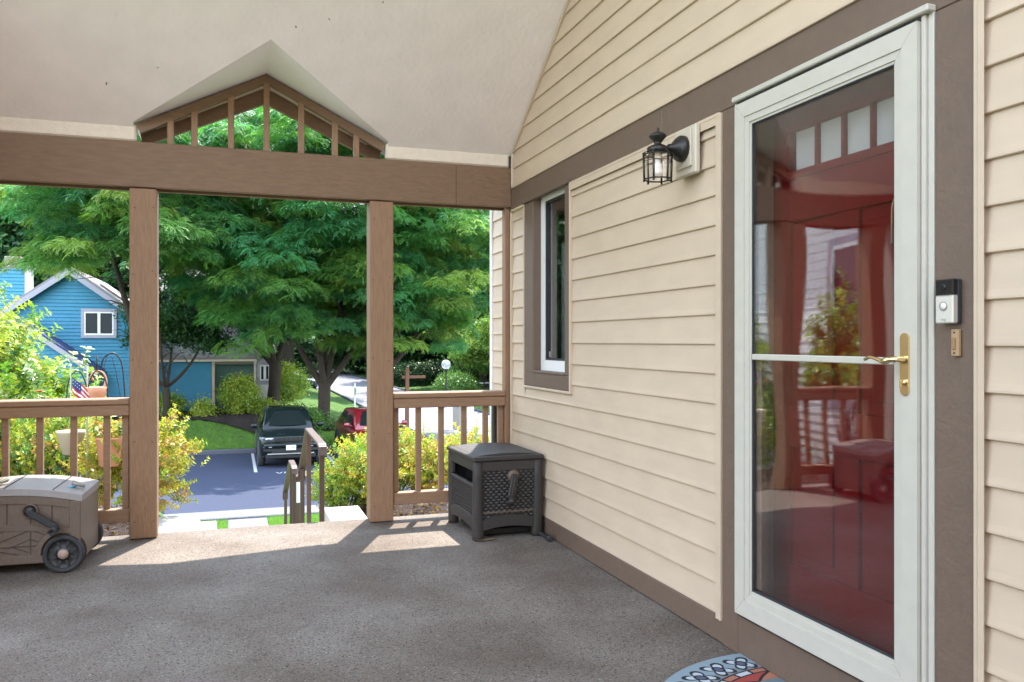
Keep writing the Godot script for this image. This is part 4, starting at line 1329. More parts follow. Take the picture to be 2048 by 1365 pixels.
func build_trees() -> void:
	var feather := [pinnate_spray(1, 4, 0.58, 9, 0.115), pinnate_spray(2, 5, 0.52, 8, 0.12), pinnate_spray(3, 4, 0.64, 10, 0.11)]
	var broad := [broad_spray(4, 26, 1.0, 0.30), broad_spray(5, 26, 1.1, 0.28)]
	var maple := [broad_spray(6, 22, 0.55, 0.17), broad_spray(7, 22, 0.6, 0.16)]
	var fresh := [Color(0.080, 0.240, 0.065), Color(0.065, 0.235, 0.090), Color(0.120, 0.265, 0.050), Color(0.060, 0.215, 0.085)]
	var light := [Color(0.200, 0.330, 0.065), Color(0.150, 0.300, 0.080), Color(0.250, 0.360, 0.075)]
	var deep := [Color(0.042, 0.115, 0.045), Color(0.036, 0.105, 0.050), Color(0.055, 0.130, 0.040)]
	# three large feather-leaved trees on the lawn
	tree("shade_tree", "feather-leaved tree on the lawn with a pale trunk splitting into four limbs", "shade trees on the lawn", P(3.7, ground_y(3.7, 36.7), 36.7), {
		"trunk": 0.27, "fork": 1.95, "lean": Vector3(0.1, 0, 0), "limbs": [[-1.5, 0.55, 3.2], [-0.5, 0.34, 3.6], [1.3, 0.20, 3.8], [1.5, 0.62, 3.4], [3.0, 0.4, 3.0]],
		"centre": Vector3(-0.5, 9.2, 1.9), "radii": Vector3(5.8, 6.7, 6.0), "clumps": 340, "per": 44, "clump": 1.05, "size": 0.68, "meshes": feather, "tones": fresh, "low": -0.92})
	tree("shade_tree", "darker trunk tree beside the bright round shrubs, left of the pale trunk", "shade trees on the lawn", P(1.9, ground_y(1.9, 43.5), 43.5), {
		"trunk": 0.30, "fork": 2.5, "lean": Vector3(0.15, 0, 0), "limbs": [[-1.5, 0.7, 3.0], [-0.7, 0.35, 3.6], [1.2, 0.3, 3.8], [2.5, 0.5, 3.4]],
		"centre": Vector3(-0.6, 10.4, 0), "radii": Vector3(6.4, 7.6, 5.6), "clumps": 300, "per": 44, "clump": 1.05, "size": 0.68, "meshes": feather, "tones": fresh, "low": -0.92})
	tree("shade_tree", "sunlit feather-leaved tree whose branches reach over the blue gable", "shade trees on the lawn", P(-3.35, ground_y(-3.35, 34.5), 34.5), {
		"trunk": 0.25, "fork": 3.6, "limbs": limbs(4, 0.15, 0.35, 3.2), "centre": Vector3(0.1, 8.4, 0.9), "radii": Vector3(4.5, 5.2, 5.0), "clumps": 220, "per": 42, "clump": 0.95, "size": 0.68, "meshes": feather, "tones": light + fresh, "low": -0.40})
	tree("shade_tree", "feather-leaved tree hidden behind the middle post, crown filling the narrow opening", "shade trees on the lawn", P(6.1, ground_y(6.1, 35.6), 35.6), {
		"trunk": 0.22, "fork": 2.6, "limbs": limbs(4, 0.35, 0.7, 3.2), "centre": Vector3(0.9, 9.2, 0.4), "radii": Vector3(5.0, 6.4, 4.8), "clumps": 300, "per": 42, "clump": 0.95, "size": 0.68, "meshes": feather, "tones": fresh + light, "low": -0.92})
	# a dark low tree in front of the blue wing
	tree("dark_tree", "low dark-leaved tree hanging in front of the blue wing", "shade trees on the lawn", P(-2.9, ground_y(-2.9, 41.0), 41.0), {
		"trunk": 0.16, "fork": 1.6, "limbs": limbs(4, 0.4, 0.9, 2.0), "centre": Vector3(0.5, 4.7, 0), "radii": Vector3(2.3, 2.3, 1.8), "clumps": 65, "per": 14, "clump": 0.7, "meshes": maple, "tones": deep, "low": -0.85})
	# the trunk further back, and trees along the street
	tree("street_tree", "straight dark trunk between the two forked trees, near the parked car", "trees along the street", P(3.75, ground_y(3.75, 61.0), 61.0), {
		"trunk": 0.42, "fork": 4.0, "limbs": limbs(5, 0.4, 0.8, 4.0), "centre": Vector3(0, 8.8, 0), "radii": Vector3(5.5, 5.0, 5.0), "clumps": 130, "per": 12, "clump": 1.3, "meshes": broad, "tones": deep + fresh, "low": -0.8})
	tree("street_tree", "speckled thin trunk next to the white corner board", "trees along the street", P(19.8, ground_y(19.8, 66.0), 66.0), {
		"trunk": 0.30, "fork": 5.5, "limbs": limbs(5, 0.3, 0.8, 4.0), "centre": Vector3(-2.0, 9.4, 0), "radii": Vector3(6.0, 6.0, 6.0), "clumps": 150, "per": 13, "clump": 1.4, "meshes": broad, "tones": fresh + light, "low": -0.85})
	tree("street_tree", "light green young tree beyond the street, right of the clipped hedge", "trees along the street", P(16.2, ground_y(16.2, 57.5), 57.5), {
		"trunk": 0.10, "fork": 1.2, "limbs": limbs(4, 0.3, 0.7, 1.6), "centre": Vector3(0.8, 3.4, 0), "radii": Vector3(2.2, 2.4, 2.0), "clumps": 70, "per": 10, "clump": 0.7, "meshes": maple, "tones": light, "low": -0.8})
	# the wood behind
	var spots := [[-22, 66, 15], [-15, 64, 16], [-27, 74, 18], [-10, 70, 17], [-18, 78, 19], [-4, 80, 18], [-31, 64, 15], [1, 92, 17], [-8, 92, 19], [7, 108, 17], [13, 124, 18], [20, 96, 17], [27, 84, 16], [24, 72, 15], [33, 72, 17], [21, 112, 18], [30, 98, 18], [39, 84, 18], [-24, 90, 20], [-36, 82, 19], [2, 124, 19], [37, 64, 15], [-1, 67, 14], [17, 82, 14], [-19, 70, 21], [-13, 78, 22], [-25, 68, 20], [27, 58, 20], [22, 50, 17], [9.5, 128, 16], [4.5, 96, 13], [15.5, 104, 14]]
	var words := ["dark wooded crown at the edge of the hillside wood", "tall dense woodland tree closing the view", "woodland tree rising behind the roofs and shade trees"]
	for k in spots.size():
		var s: Array = spots[k]
		var x: float = s[0]
		var d: float = s[1]
		var hh: float = s[2]
		tree("woodland_tree", "tall dark woodland tree in the dense wood closing the view", "wood behind the houses and street", P(x, ground_y(x, d), d), {
			"trunk": 0.35, "fork": hh * 0.25, "limbs": limbs(3, 0.2, 0.6, hh * 0.3), "centre": Vector3(0, hh * 0.50, 0), "radii": Vector3(hh * 0.34, hh * 0.50, hh * 0.34), "clumps": 150, "per": 9, "clump": 1.7, "size": 1.5, "meshes": broad, "tones": deep, "low": -0.95})

func bush(called: String, label: String, group: String, at: Vector3, radii: Vector3, count: int, meshes: Array, tones: Array, o := {}) -> Node3D:
	# stems from the base, shoots over the surface and through the outer third
	var t := thing(called, label, o.get("category", "shrub"), at, group)
	var st := tool_new()
	var stems: int = o.get("stems", 14)
	for k in stems:
		var a := rng.randf() * TAU
		var q := rng.randf_range(0.25, 0.8)
		var e := Vector3(cos(a) * radii.x * q, radii.y * rng.randf_range(0.9, 1.5), sin(a) * radii.z * q)
		add_tube(st, curve([Vector3(cos(a), 0, sin(a)) * 0.05 + Vector3(0, -0.05, 0), e * Vector3(0.45, 0.5, 0.45) + Vector3(rng.randfn(), 0, rng.randfn()) * 0.05, e], 3), [0.012, 0.010, 0.009, 0.008, 0.007, 0.005, 0.003], 5)
	part(t, "stems", done(st), M.twig)
	var buckets: Array = []
	for m in meshes:
		buckets.append([[], []])
	var lump := noise(0.9, FastNoiseLite.TYPE_SIMPLEX_SMOOTH, 2, rng.randi() % 1000)
	var upright: float = o.get("upright", 0.5)
	var low: float = o.get("low", -0.9)
	var size: float = o.get("size", 1.0)
	for k in count:
		var u := Vector3(rng.randfn(), rng.randfn(), rng.randfn()).normalized()
		if u.y < low:
			u.y = absf(u.y) * rng.randf()
		var bulge := 1.0 + float(o.get("lumpy", 0.22)) * lump.get_noise_3d(u.x * 3.0, u.y * 3.0, u.z * 3.0) * 2.0
		var depth := pow(rng.randf(), float(o.get("shell", 0.3))) * bulge
		var p := Vector3(0, radii.y, 0) + u * radii * depth
		if p.y < 0.02:
			continue
		var dir := (u * Vector3(1, 0.6, 1) + Vector3.UP * upright + Vector3(rng.randfn(), rng.randfn(), rng.randfn()) * 0.35).normalized()
		var x := dir.cross(Vector3(rng.randfn(), 0.1, rng.randfn())).normalized()
		var b := Basis(x, dir, x.cross(dir)).scaled(Vector3.ONE * size * rng.randf_range(0.7, 1.25))
		var s := rng.randi() % meshes.size()
		buckets[s][0].append(Transform3D(b, p - dir * 0.04))
		buckets[s][1].append(vary(tones[rng.randi() % tones.size()], 0.2))
	for s in meshes.size():
		scatter(t, "foliage", meshes[s], M.leaf_gloss, buckets[s][0], buckets[s][1])
	return t

func build_shrubs() -> void:
	var small := [sprig(11, 0.10, 5, 0.042), sprig(12, 0.08, 4, 0.046), sprig(13, 0.12, 6, 0.040)]
	var large := [sprig(14, 0.20, 6, 0.085, 0.4, 0.5), sprig(15, 0.24, 7, 0.08, 0.35, 0.5)]
	var yellow := [Color(0.46, 0.44, 0.05), Color(0.40, 0.42, 0.06), Color(0.52, 0.44, 0.07), Color(0.30, 0.38, 0.05), Color(0.42, 0.26, 0.07)]
	var lime := [Color(0.34, 0.44, 0.05), Color(0.26, 0.40, 0.05), Color(0.42, 0.46, 0.06), Color(0.16, 0.30, 0.05)]
	var green := [Color(0.12, 0.26, 0.05), Color(0.16, 0.30, 0.06), Color(0.10, 0.22, 0.06)]
	var g := "shrubs in front of the porch"
	var gy := func(x: float, d: float) -> Vector3: return P(x, ground_y(x, d), d)
	bush("yellow_shrub", "yellow-green shrub just past the left post, beside the pale slab", g, P(-0.78, -0.28, 7.55), Vector3(0.46, 0.46, 0.45), 950, small, yellow, {"low": -0.6})
	bush("yellow_shrub", "yellow shrub with bare lower stems behind the terracotta pot", g, P(-1.45, -0.25, 8.15), Vector3(0.46, 0.50, 0.46), 620, small, yellow + green + lime, {"low": -0.35, "stems": 22})
	bush("yellow_shrub", "green and yellow shrub against the right post beyond the handrails", g, P(1.42, -0.30, 7.95), Vector3(0.50, 0.34, 0.46), 1000, small, lime + yellow, {"low": -0.7})
	bush("box_shrub", "small rounded lime shrub at the foot of the handrails", g, P(1.02, -0.42, 8.3), Vector3(0.32, 0.26, 0.32), 800, small, lime, {"size": 0.7, "lumpy": 0.08})
	bush("yellow_shrub", "yellow shrub seen through the balusters behind the black box", g, P(2.15, -0.24, 7.55), Vector3(0.66, 0.31, 0.46), 1100, small, yellow, {"low": -0.7})
	bush("tall_shrub", "tall bright yellow-green shrub rising above the railing at the edge", g, P(-2.60, -0.75, 10.2), Vector3(0.80, 1.20, 0.80), 1250, large, lime + [Color(0.46, 0.48, 0.08)], {"low": -0.8, "shell": 0.4})
	bush("leafy_shrub", "leafy green shrub low behind the railing and the hose cart", g, P(-2.0, -0.35, 9.2), Vector3(0.55, 0.5, 0.5), 500, large, green + lime, {"low": -0.6})
	bush("leafy_shrub", "broad-leaved plant with pale leaves beside the hook and flags", g, P(-1.72, -0.5, 9.2), Vector3(0.45, 0.78, 0.4), 260, large, green + lime + [Color(0.45, 0.52, 0.34)], {"low": -0.2})
	bush("leafy_shrub", "leafy shrub against the next wing's pale wall, mirrored in the door", g, P(-2.72, -0.22, 7.55), Vector3(0.40, 0.98, 0.45), 420, large, lime + green, {"low": 0.0, "stems": 18})
	# shrubs in front of the far houses
	var far := [broad_spray(8, 30, 0.30, 0.10), broad_spray(9, 30, 0.34, 0.10)]
	var gf := "shrubs by the far houses"
	bush("round_shrub", "bright yellow-green clipped shrub in front of the dark recess", gf, gy.call(0.30, 42.2), Vector3(0.95, 0.95, 0.9), 420, far, lime, {"lumpy": 0.1})
	bush("round_shrub", "larger yellow-green shrub between the white end wall and the tree", gf, gy.call(2.35, 45.6), Vector3(1.5, 1.25, 1.1), 620, far, lime, {"lumpy": 0.1})
	bush("ground_plant", "low leafy perennials along the blue wall", gf, gy.call(-2.9, 41.6), Vector3(0.9, 0.55, 0.5), 160, far, lime + green, {"category": "plant"})
	bush("ground_plant", "small strap-leaved clump in the mulch bed", gf, gy.call(-1.3, 41.3), Vector3(0.5, 0.36, 0.4), 90, far, lime, {"category": "plant"})
	bush("ground_plant", "low green plant beside the clipped shrub", gf, gy.call(1.5, 42.0), Vector3(0.7, 0.32, 0.4), 110, far, lime, {"category": "plant"})
	bush("ground_plant", "pale flowering ground plants at the foot of the pale forked trunk", gf, gy.call(4.5, 36.2), Vector3(0.85, 0.20, 0.45), 150, far, [Color(0.30, 0.38, 0.22), Color(0.14, 0.28, 0.08)], {"category": "plant"})
	bush("round_shrub", "dark round shrub between the pale forked trunk and the black car", gf, gy.call(3.1, 35.9), Vector3(0.55, 0.42, 0.5), 200, far, green, {"lumpy": 0.1})
	bush("clipped_hedge", "clipped hedge beyond the street under the round lamp", gf, gy.call(14.6, 55.0), Vector3(1.55, 0.95, 0.9), 620, far, green, {"lumpy": 0.12, "category": "hedge"})
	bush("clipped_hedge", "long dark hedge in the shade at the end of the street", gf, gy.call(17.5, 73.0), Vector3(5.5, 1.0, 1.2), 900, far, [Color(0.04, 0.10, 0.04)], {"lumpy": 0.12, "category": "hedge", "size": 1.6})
	# tufts of grass: patches by the walkway, and the lawn behind the kerb
	var blade := tool_new()
	var r := RandomNumberGenerator.new()
	r.seed = 77
	for k in 9:
		var a := r.randf() * TAU
		var p := Vector3(r.randfn(), 0, r.randfn()) * 0.03
		var lean := Vector3(cos(a), 0, sin(a)) * r.randf_range(0.01, 0.05)
		var s := Vector3(-sin(a), 0, cos(a)) * 0.005
		tri(blade, p - s, p + s, p + lean + Vector3.UP * r.randf_range(0.05, 0.10), Vector3(cos(a), 0.3, sin(a)))
	var tuft := done(blade)
	var xf: Array = []
	var cl: Array = []
	for k in 26000:
		var x := 0.0
		var d := 0.0
		if k < 7000:
			x = rng.randf_range(-2.5, 3.2)
			d = rng.randf_range(17.8, 20.0)
			if x > -0.12 and x < 0.78:
				continue
		else:
			d = 32.1 + 9.0 * pow(rng.randf(), 1.6)
			x = rng.randf_range(-12.0, 7.4)
		var on_bed := false
		for o: PackedVector2Array in bed_outlines:
			on_bed = on_bed or Geometry2D.is_point_in_polygon(Vector2(x, d), o)
		if on_bed:
			continue
		xf.append(Transform3D(Basis(Vector3.UP, rng.randf() * TAU).scaled(Vector3.ONE * rng.randf_range(0.7, 1.3)), P(x, ground_y(x, d) - 0.005, d)))
		cl.append(vary(Color(0.155, 0.305, 0.050), 0.25))
	var gr := scatter(self, "lawn_grass", tuft, M.leaf, xf, cl)
	gr.set_meta("label", "short green lawn grass behind the kerb and beside the walkway")
	gr.set_meta("category", "grass")
# ------------------------------------------------------------------ vehicles
func loft(st: SurfaceTool, rings: Array, caps := true) -> void:
	# rings: arrays of points, all of one length, open half-rings mirrored by the caller
	for i in rings.size() - 1:
		var a: Array = rings[i]
		var b: Array = rings[i + 1]
		var ca := Vector3.ZERO
		for p: Vector3 in a:
			ca += p / a.size()
		var cb := Vector3.ZERO
		for p: Vector3 in b:
			cb += p / b.size()
		for k in a.size():
			var j := (k + 1) % a.size()
			quad(st, a[k], a[j], b[j], b[k], (a[k] + b[j] + a[j] + b[k]) * 0.25 - (ca + cb) * 0.5)
	if caps:
		for e in 2:
			var r: Array = rings[0] if e == 0 else rings[-1]
			var o: Array = rings[1] if e == 0 else rings[-2]
			var c := Vector3.ZERO
			for p: Vector3 in r:
				c += p / r.size()
			for k in r.size():
				tri(st, c, r[k], r[(k + 1) % r.size()], r[0] - o[0])

func ring_of(z: float, half: Array) -> Array:
	# half: Vector2(x, y) from the bottom centre outwards and up to the top centre
	var out: Array = []
	for p: Vector2 in half:
		out.append(Vector3(p.x, p.y, z))
	for k in range(half.size() - 1, -1, -1):
		var p: Vector2 = half[k]
		if p.x > 0.001:
			out.append(Vector3(-p.x, p.y, z))
	return out

func wheel(parent: Node3D, at: Vector3, r: float, wide: float, side: float) -> void:
	var w := Node3D.new()
	w.name = "wheel"
	parent.add_child(w, true)
	w.position = at
	w.rotation = Vector3(0, 0, -side * PI / 2)
	part(w, "tyre", lathe([Vector2(r * 0.62, -wide * 0.45), Vector2(r * 0.90, -wide * 0.5), Vector2(r, -wide * 0.36), Vector2(r, wide * 0.36), Vector2(r * 0.90, wide * 0.5), Vector2(r * 0.62, wide * 0.45)], 28), M.rubber)
	part(w, "rim", lathe([Vector2(r * 0.63, -wide * 0.3), Vector2(r * 0.63, wide * 0.36), Vector2(r * 0.55, wide * 0.40), Vector2(r * 0.5, wide * 0.22), Vector2(r * 0.16, wide * 0.28), Vector2(0.0, wide * 0.3)], 24), M.iron)
	for k in 5:
		var a := TAU * k / 5.0
		part(w, "spoke", box_mesh(Vector3(r * 0.5, 0.03, r * 0.14), 0.006), M.mail_grey, Vector3(cos(a) * r * 0.31, wide * 0.34, sin(a) * r * 0.31), Vector3(0, -a, 0))

func car(called: String, label: String, at: Vector3, turn: float, paint: StandardMaterial3D, o: Dictionary) -> Node3D:
	# the nose points to +z of the car's own axes
	var c := thing(called, label, "car", at)
	c.rotation.y = turn
	var L: float = o.length * 0.5
	var W: float = o.width * 0.5
	var H: float = o.height
	var belt: float = o.belt
	var hood: float = o.hood
	var nose: float = o.nose
	var floor_y: float = o.clear
	var cowl: float = o.cowl
	var sec := func(z: float, w: float, y0: float, y1: float, edge: float) -> Array:
		var m := lerpf(y0, y1, 0.55)
		return ring_of(z, [Vector2(0, y0), Vector2(w * 0.86, y0), Vector2(w * 0.97, y0 + 0.10), Vector2(w, m), Vector2(w * 0.985, y1 - edge * 1.6), Vector2(w * 0.95, y1 - edge * 0.6), Vector2(w * 0.86, y1 - edge * 0.1), Vector2(w * 0.45, y1 + 0.02), Vector2(0, y1 + 0.03)])
	var st := tool_new(true)
	var rings: Array = [sec.call(L, W * 0.80, floor_y + 0.12, nose - 0.10, 0.06), sec.call(L - 0.05, W * 0.90, floor_y + 0.04, nose - 0.03, 0.07), sec.call(L - 0.22, W * 0.97, floor_y, nose, 0.09), sec.call(L - 0.55, W, floor_y, lerpf(nose, hood, 0.5), 0.10), sec.call(cowl, W, floor_y, hood, 0.10), sec.call(0.0, W, floor_y, belt, 0.08), sec.call(-L * 0.6, W, floor_y, belt + 0.02, 0.08), sec.call(-L + 0.25, W * 0.97, floor_y, belt, 0.08), sec.call(-L, W * 0.86, floor_y + 0.15, belt - 0.05, 0.08)]
	loft(st, rings)
	part(c, "body", done(st), paint)
	# cabin
	var rw: float = W * o.roof_w
	var cab := tool_new(true)
	var gl := func(z: float, wl: float, wt: float, y0: float, y1: float) -> Array:
		return ring_of(z, [Vector2(0, y0), Vector2(wl, y0), Vector2(lerpf(wl, wt, 0.55), lerpf(y0, y1, 0.55)), Vector2(wt, y1 - 0.07), Vector2(wt * 0.93, y1 - 0.015), Vector2(wt * 0.6, y1), Vector2(0, y1 + 0.01)])
	var rf: float = o.roof_front
	var rb: float = o.roof_back
	loft(cab, [gl.call(cowl + 0.02, W * 0.90, W * 0.86, hood - 0.06, hood + 0.03), gl.call(lerpf(cowl, rf, 0.5), W * 0.91, lerpf(W * 0.86, rw, 0.6), belt - 0.06, lerpf(hood, H, 0.55)), gl.call(rf, W * 0.92, rw, belt - 0.06, H - 0.03), gl.call(lerpf(rf, rb, 0.4), W * 0.92, rw, belt - 0.06, H), gl.call(rb, W * 0.90, rw * 0.97, belt - 0.06, H - 0.04), gl.call(-L + 0.18, W * 0.85, W * 0.80, belt - 0.06, belt + 0.05)])
	part(c, "cabin", done(cab), paint)
	# glass, set just proud of the cabin
	var k1 := 0.86
	var ws := tool_new(true)
	var rows: Array = []
	for i in 7:
		var t := lerpf(0.10, 0.93, i / 6.0)
		var z := lerpf(cowl + 0.035, rf + 0.01, t)
		var y := 0.0
		if t < 0.5:
			y = lerpf(hood + 0.03, lerpf(hood, H, 0.55), t * 2.0)
		else:
			y = lerpf(lerpf(hood, H, 0.55), H - 0.03, (t - 0.5) * 2.0)
		var w := lerpf(W * 0.80, rw * 0.90, t)
		var row: Array = []
		for j in 9:
			var u := -1.0 + 2.0 * j / 8.0
			row.append(Vector3(u * w, y + 0.022 - 0.05 * u * u * t, z + 0.03 - 0.11 * u * u))
		rows.append(row)
	for i in 6:
		for j in 8:
			quad(ws, rows[i][j], rows[i][j + 1], rows[i + 1][j + 1], rows[i + 1][j], Vector3(0, 0.5, 1))
	part(c, "windscreen", done(ws), M.car_glass)
	for s: float in [-1.0, 1.0]:
		for q: Array in [[rf - 0.10, lerpf(rf, rb, 0.42), true], [lerpf(rf, rb, 0.46), rb + 0.05, false]]:
			var sg := tool_new()
			var fz: float = q[0]
			var bz: float = q[1]
			var y0 := belt + 0.03
			var y1 := H - 0.13
			var x0 := W * 0.915 + 0.012
			var x1 := rw + 0.016
			var front_low: float = fz + (0.55 if q[2] else 0.0)
			var xm := lerpf(x0, x1, 0.55) + 0.004
			quad(sg, Vector3(s * x0, y0, front_low), Vector3(s * x0, y0, bz), Vector3(s * xm, lerpf(y0, y1, 0.55), bz), Vector3(s * xm, lerpf(y0, y1, 0.55), lerpf(front_low, fz, 0.55)), Vector3(s, 0.4, 0))
			quad(sg, Vector3(s * xm, lerpf(y0, y1, 0.55), lerpf(front_low, fz, 0.55)), Vector3(s * xm, lerpf(y0, y1, 0.55), bz), Vector3(s * x1, y1, bz), Vector3(s * x1, y1, fz), Vector3(s, 0.4, 0))
			part(c, "side_window", done(sg), M.dark_glass)
		# mirrors
		var mir := tool_new(true)
		add_lathe(mir, [Vector2(0.0, -0.11), Vector2(0.07, -0.09), Vector2(0.095, 0.0), Vector2(0.08, 0.08), Vector2(0.0, 0.10)], 12, Transform3D(Basis(Vector3(0, 0, 1), PI / 2).scaled(Vector3(1.0, 1.0, 0.75)), Vector3(s * (W + 0.12), belt + 0.10, cowl - 0.30)))
		add_tube(mir, [Vector3(s * (W * 0.88), belt + 0.05, cowl - 0.33), Vector3(s * (W + 0.08), belt + 0.08, cowl - 0.30)], [0.025, 0.025], 6)
		part(c, "mirror", done(mir), paint)
		# wheels in dark arches
		for z: float in [L - o.front_axle, -L + o.rear_axle]:
			var r: float = o.wheel
			var arch := tool_new(true)
			add_lathe(arch, [Vector2(r * 1.16, -0.14), Vector2(r * 1.18, 0.012), Vector2(r * 1.08, 0.016), Vector2(0.0, 0.004)], 26, Transform3D(Basis(Vector3(0, 0, 1), -s * PI / 2), Vector3(s * W, r, z)))
			part(c, "wheel_arch", done(arch), M.rubber)
			wheel(c, Vector3(s * (W - 0.09), r, z), r, 0.25, s)
		# headlights and handles
		var hl := tool_new(true)
		var hy: float = o.light_y
		loft(hl, [[Vector3(s * W * 0.50, hy + 0.05, L + 0.01), Vector3(s * W * 0.50, hy - 0.04, L + 0.015), Vector3(s * W * 0.50, hy - 0.04, L - 0.08), Vector3(s * W * 0.50, hy + 0.05, L - 0.08)], [Vector3(s * W * 0.80, hy + 0.06, L - 0.03), Vector3(s * W * 0.80, hy - 0.04, L - 0.02), Vector3(s * W * 0.80, hy - 0.04, L - 0.14), Vector3(s * W * 0.80, hy + 0.06, L - 0.14)], [Vector3(s * W * 0.985, hy + 0.07, L - 0.30), Vector3(s * W * 0.985, hy - 0.01, L - 0.26), Vector3(s * W * 0.95, hy - 0.01, L - 0.40), Vector3(s * W * 0.95, hy + 0.07, L - 0.44)]])
		part(c, "headlight", done(hl), M.headlight)
	if o.has("extras"):
		car_front(c, L, W, H, floor_y, o)
	return c

func car_front(c: Node3D, L: float, W: float, H: float, y0: float, o: Dictionary) -> void:
	# wide grille with seven openings, lower intake, skid plate, plate, roof bars
	var gy: float = o.light_y
	var g := Node3D.new()
	g.name = "grille"
	c.add_child(g)
	g.position = Vector3(0, gy, L)
	part(g, "grille_panel", box_mesh(Vector3(W * 1.06, 0.17, 0.06), 0.02), M.black, Vector3(0, 0.0, 0.015))
	for k in 7:
		var x := (k - 3) * W * 0.145
		part(g, "slot_surround", box_mesh(Vector3(W * 0.125, 0.125, 0.02), 0.008), M.iron, Vector3(x, 0, 0.046))
		part(g, "slot", box_mesh(Vector3(W * 0.095, 0.095, 0.012), 0.003), M.black, Vector3(x, 0, 0.056))
	var bum := tool_new(true)
	add_box(bum, Vector3(0, gy - 0.20, L + 0.0), Vector3(W * 1.72, 0.15, 0.16), 0.05)
	part(c, "bumper", done(bum), o.paint)
	part(c, "lower_intake", box_mesh(Vector3(W * 1.25, 0.16, 0.08), 0.03), M.black, Vector3(0, gy - 0.36, L + 0.0))
	part(c, "skid_plate", box_mesh(Vector3(W * 1.5, 0.035, 0.10), 0.012), M.mail_grey, Vector3(0, gy - 0.465, L + 0.02))
	part(c, "valance", box_mesh(Vector3(W * 1.6, 0.13, 0.10), 0.04), M.black, Vector3(0, gy - 0.555, L - 0.04))
	for s: float in [-1.0, 1.0]:
		part(c, "fog_light", box_mesh(Vector3(W * 0.26, 0.028, 0.03), 0.008), M.headlight, Vector3(s * W * 0.74, gy - 0.235, L + 0.06), Vector3(0, s * 0.18, 0))
		part(c, "corner_intake", box_mesh(Vector3(W * 0.26, 0.10, 0.05), 0.015), M.black, Vector3(s * W * 0.74, gy - 0.33, L + 0.015), Vector3(0, s * 0.18, 0))
		part(c, "roof_rail", tube(curve([Vector3(s * 0.66, H - 0.03, o.roof_front - 0.1), Vector3(s * 0.67, H + 0.045, o.roof_front - 0.35), Vector3(s * 0.67, H + 0.045, o.roof_back + 0.4), Vector3(s * 0.66, H - 0.03, o.roof_back + 0.1)], 4), [0.018], 6), M.iron)
	var pl := Node3D.new()
	pl.name = "number_plate"
	c.add_child(pl)
	pl.position = Vector3(0, gy - 0.265, L + 0.095)
	part(pl, "plate", box_mesh(Vector3(0.31, 0.16, 0.012), 0.003), mat(0.72, 0.70, 0.62, 0.4))
	var tm := TextMesh.new()
	tm.text = "LJS·2988"
	var font := SystemFont.new()
	font.font_names = PackedStringArray(["Droid Sans"])
	tm.font = font
	tm.font_size = 32
	tm.pixel_size = 0.0019
	tm.depth = 0.002
	part(pl, "plate_lettering", tm, mat(0.02, 0.03, 0.08, 0.5), Vector3(0, 0, 0.0075))
	var fin := tool_new(true)
	add_prism(fin, [Vector3(-0.012, 0, 0.08), Vector3(-0.012, 0, -0.10), Vector3(-0.012, 0.075, -0.10)], Vector3(0.024, 0, 0))
	part(c, "roof_fin", done(fin), o.paint, Vector3(0, H - 0.005, o.roof_back + 0.5))

func build_vehicles() -> void:
	M.car_glass = mat(0.010, 0.014, 0.014, 0.04)
	M.car_glass.metallic_specular = 0.3
	M.headlight = mat(0.30, 0.32, 0.34, 0.12, 0.4)
	var dark := mat(0.006, 0.010, 0.011, 0.25)
	dark.metallic_specular = 0.3
	dark.clearcoat_enabled = true
	dark.clearcoat = 0.3
	dark.clearcoat_roughness = 0.03
	var red := mat(0.19, 0.008, 0.016, 0.3, 0.2)
	red.clearcoat_enabled = true
	red.clearcoat = 1.0
	red.clearcoat_roughness = 0.03
	var blue := mat(0.012, 0.03, 0.09, 0.3)
	blue.clearcoat_enabled = true
	blue.clearcoat = 1.0
	blue.clearcoat_roughness = 0.03
	car("parked_suv", "black sport utility car parked nose-out in the marked bay", P(1.80, LOT, 30.2), 0.0, dark, {"length": 4.9, "width": 1.97, "height": 1.74, "belt": 1.13, "hood": 1.12, "nose": 1.03, "clear": 0.30, "cowl": 1.0, "roof_w": 0.74, "roof_front": 0.32, "roof_back": -1.95, "wheel": 0.385, "front_axle": 0.90, "rear_axle": 1.0, "light_y": 0.93, "extras": true, "paint": dark})
	car("parked_car", "dark red car parked in the bay behind the middle post", P(4.86, LOT, 30.6), 0.10, red, {"length": 4.7, "width": 1.90, "height": 1.62, "belt": 1.02, "hood": 0.98, "nose": 0.86, "clear": 0.24, "cowl": 0.95, "roof_w": 0.70, "roof_front": 0.15, "roof_back": -1.5, "wheel": 0.36, "front_axle": 0.90, "rear_axle": 0.95, "light_y": 0.74})
	car("parked_car", "dark blue car parked far off by the straight trunk", P(4.9, -2.775, 72.0), 1.15, blue, {"length": 4.6, "width": 1.85, "height": 1.5, "belt": 0.95, "hood": 0.92, "nose": 0.80, "clear": 0.2, "cowl": 0.85, "roof_w": 0.70, "roof_front": 0.15, "roof_back": -1.4, "wheel": 0.33, "front_axle": 0.90, "rear_axle": 0.95, "light_y": 0.70})

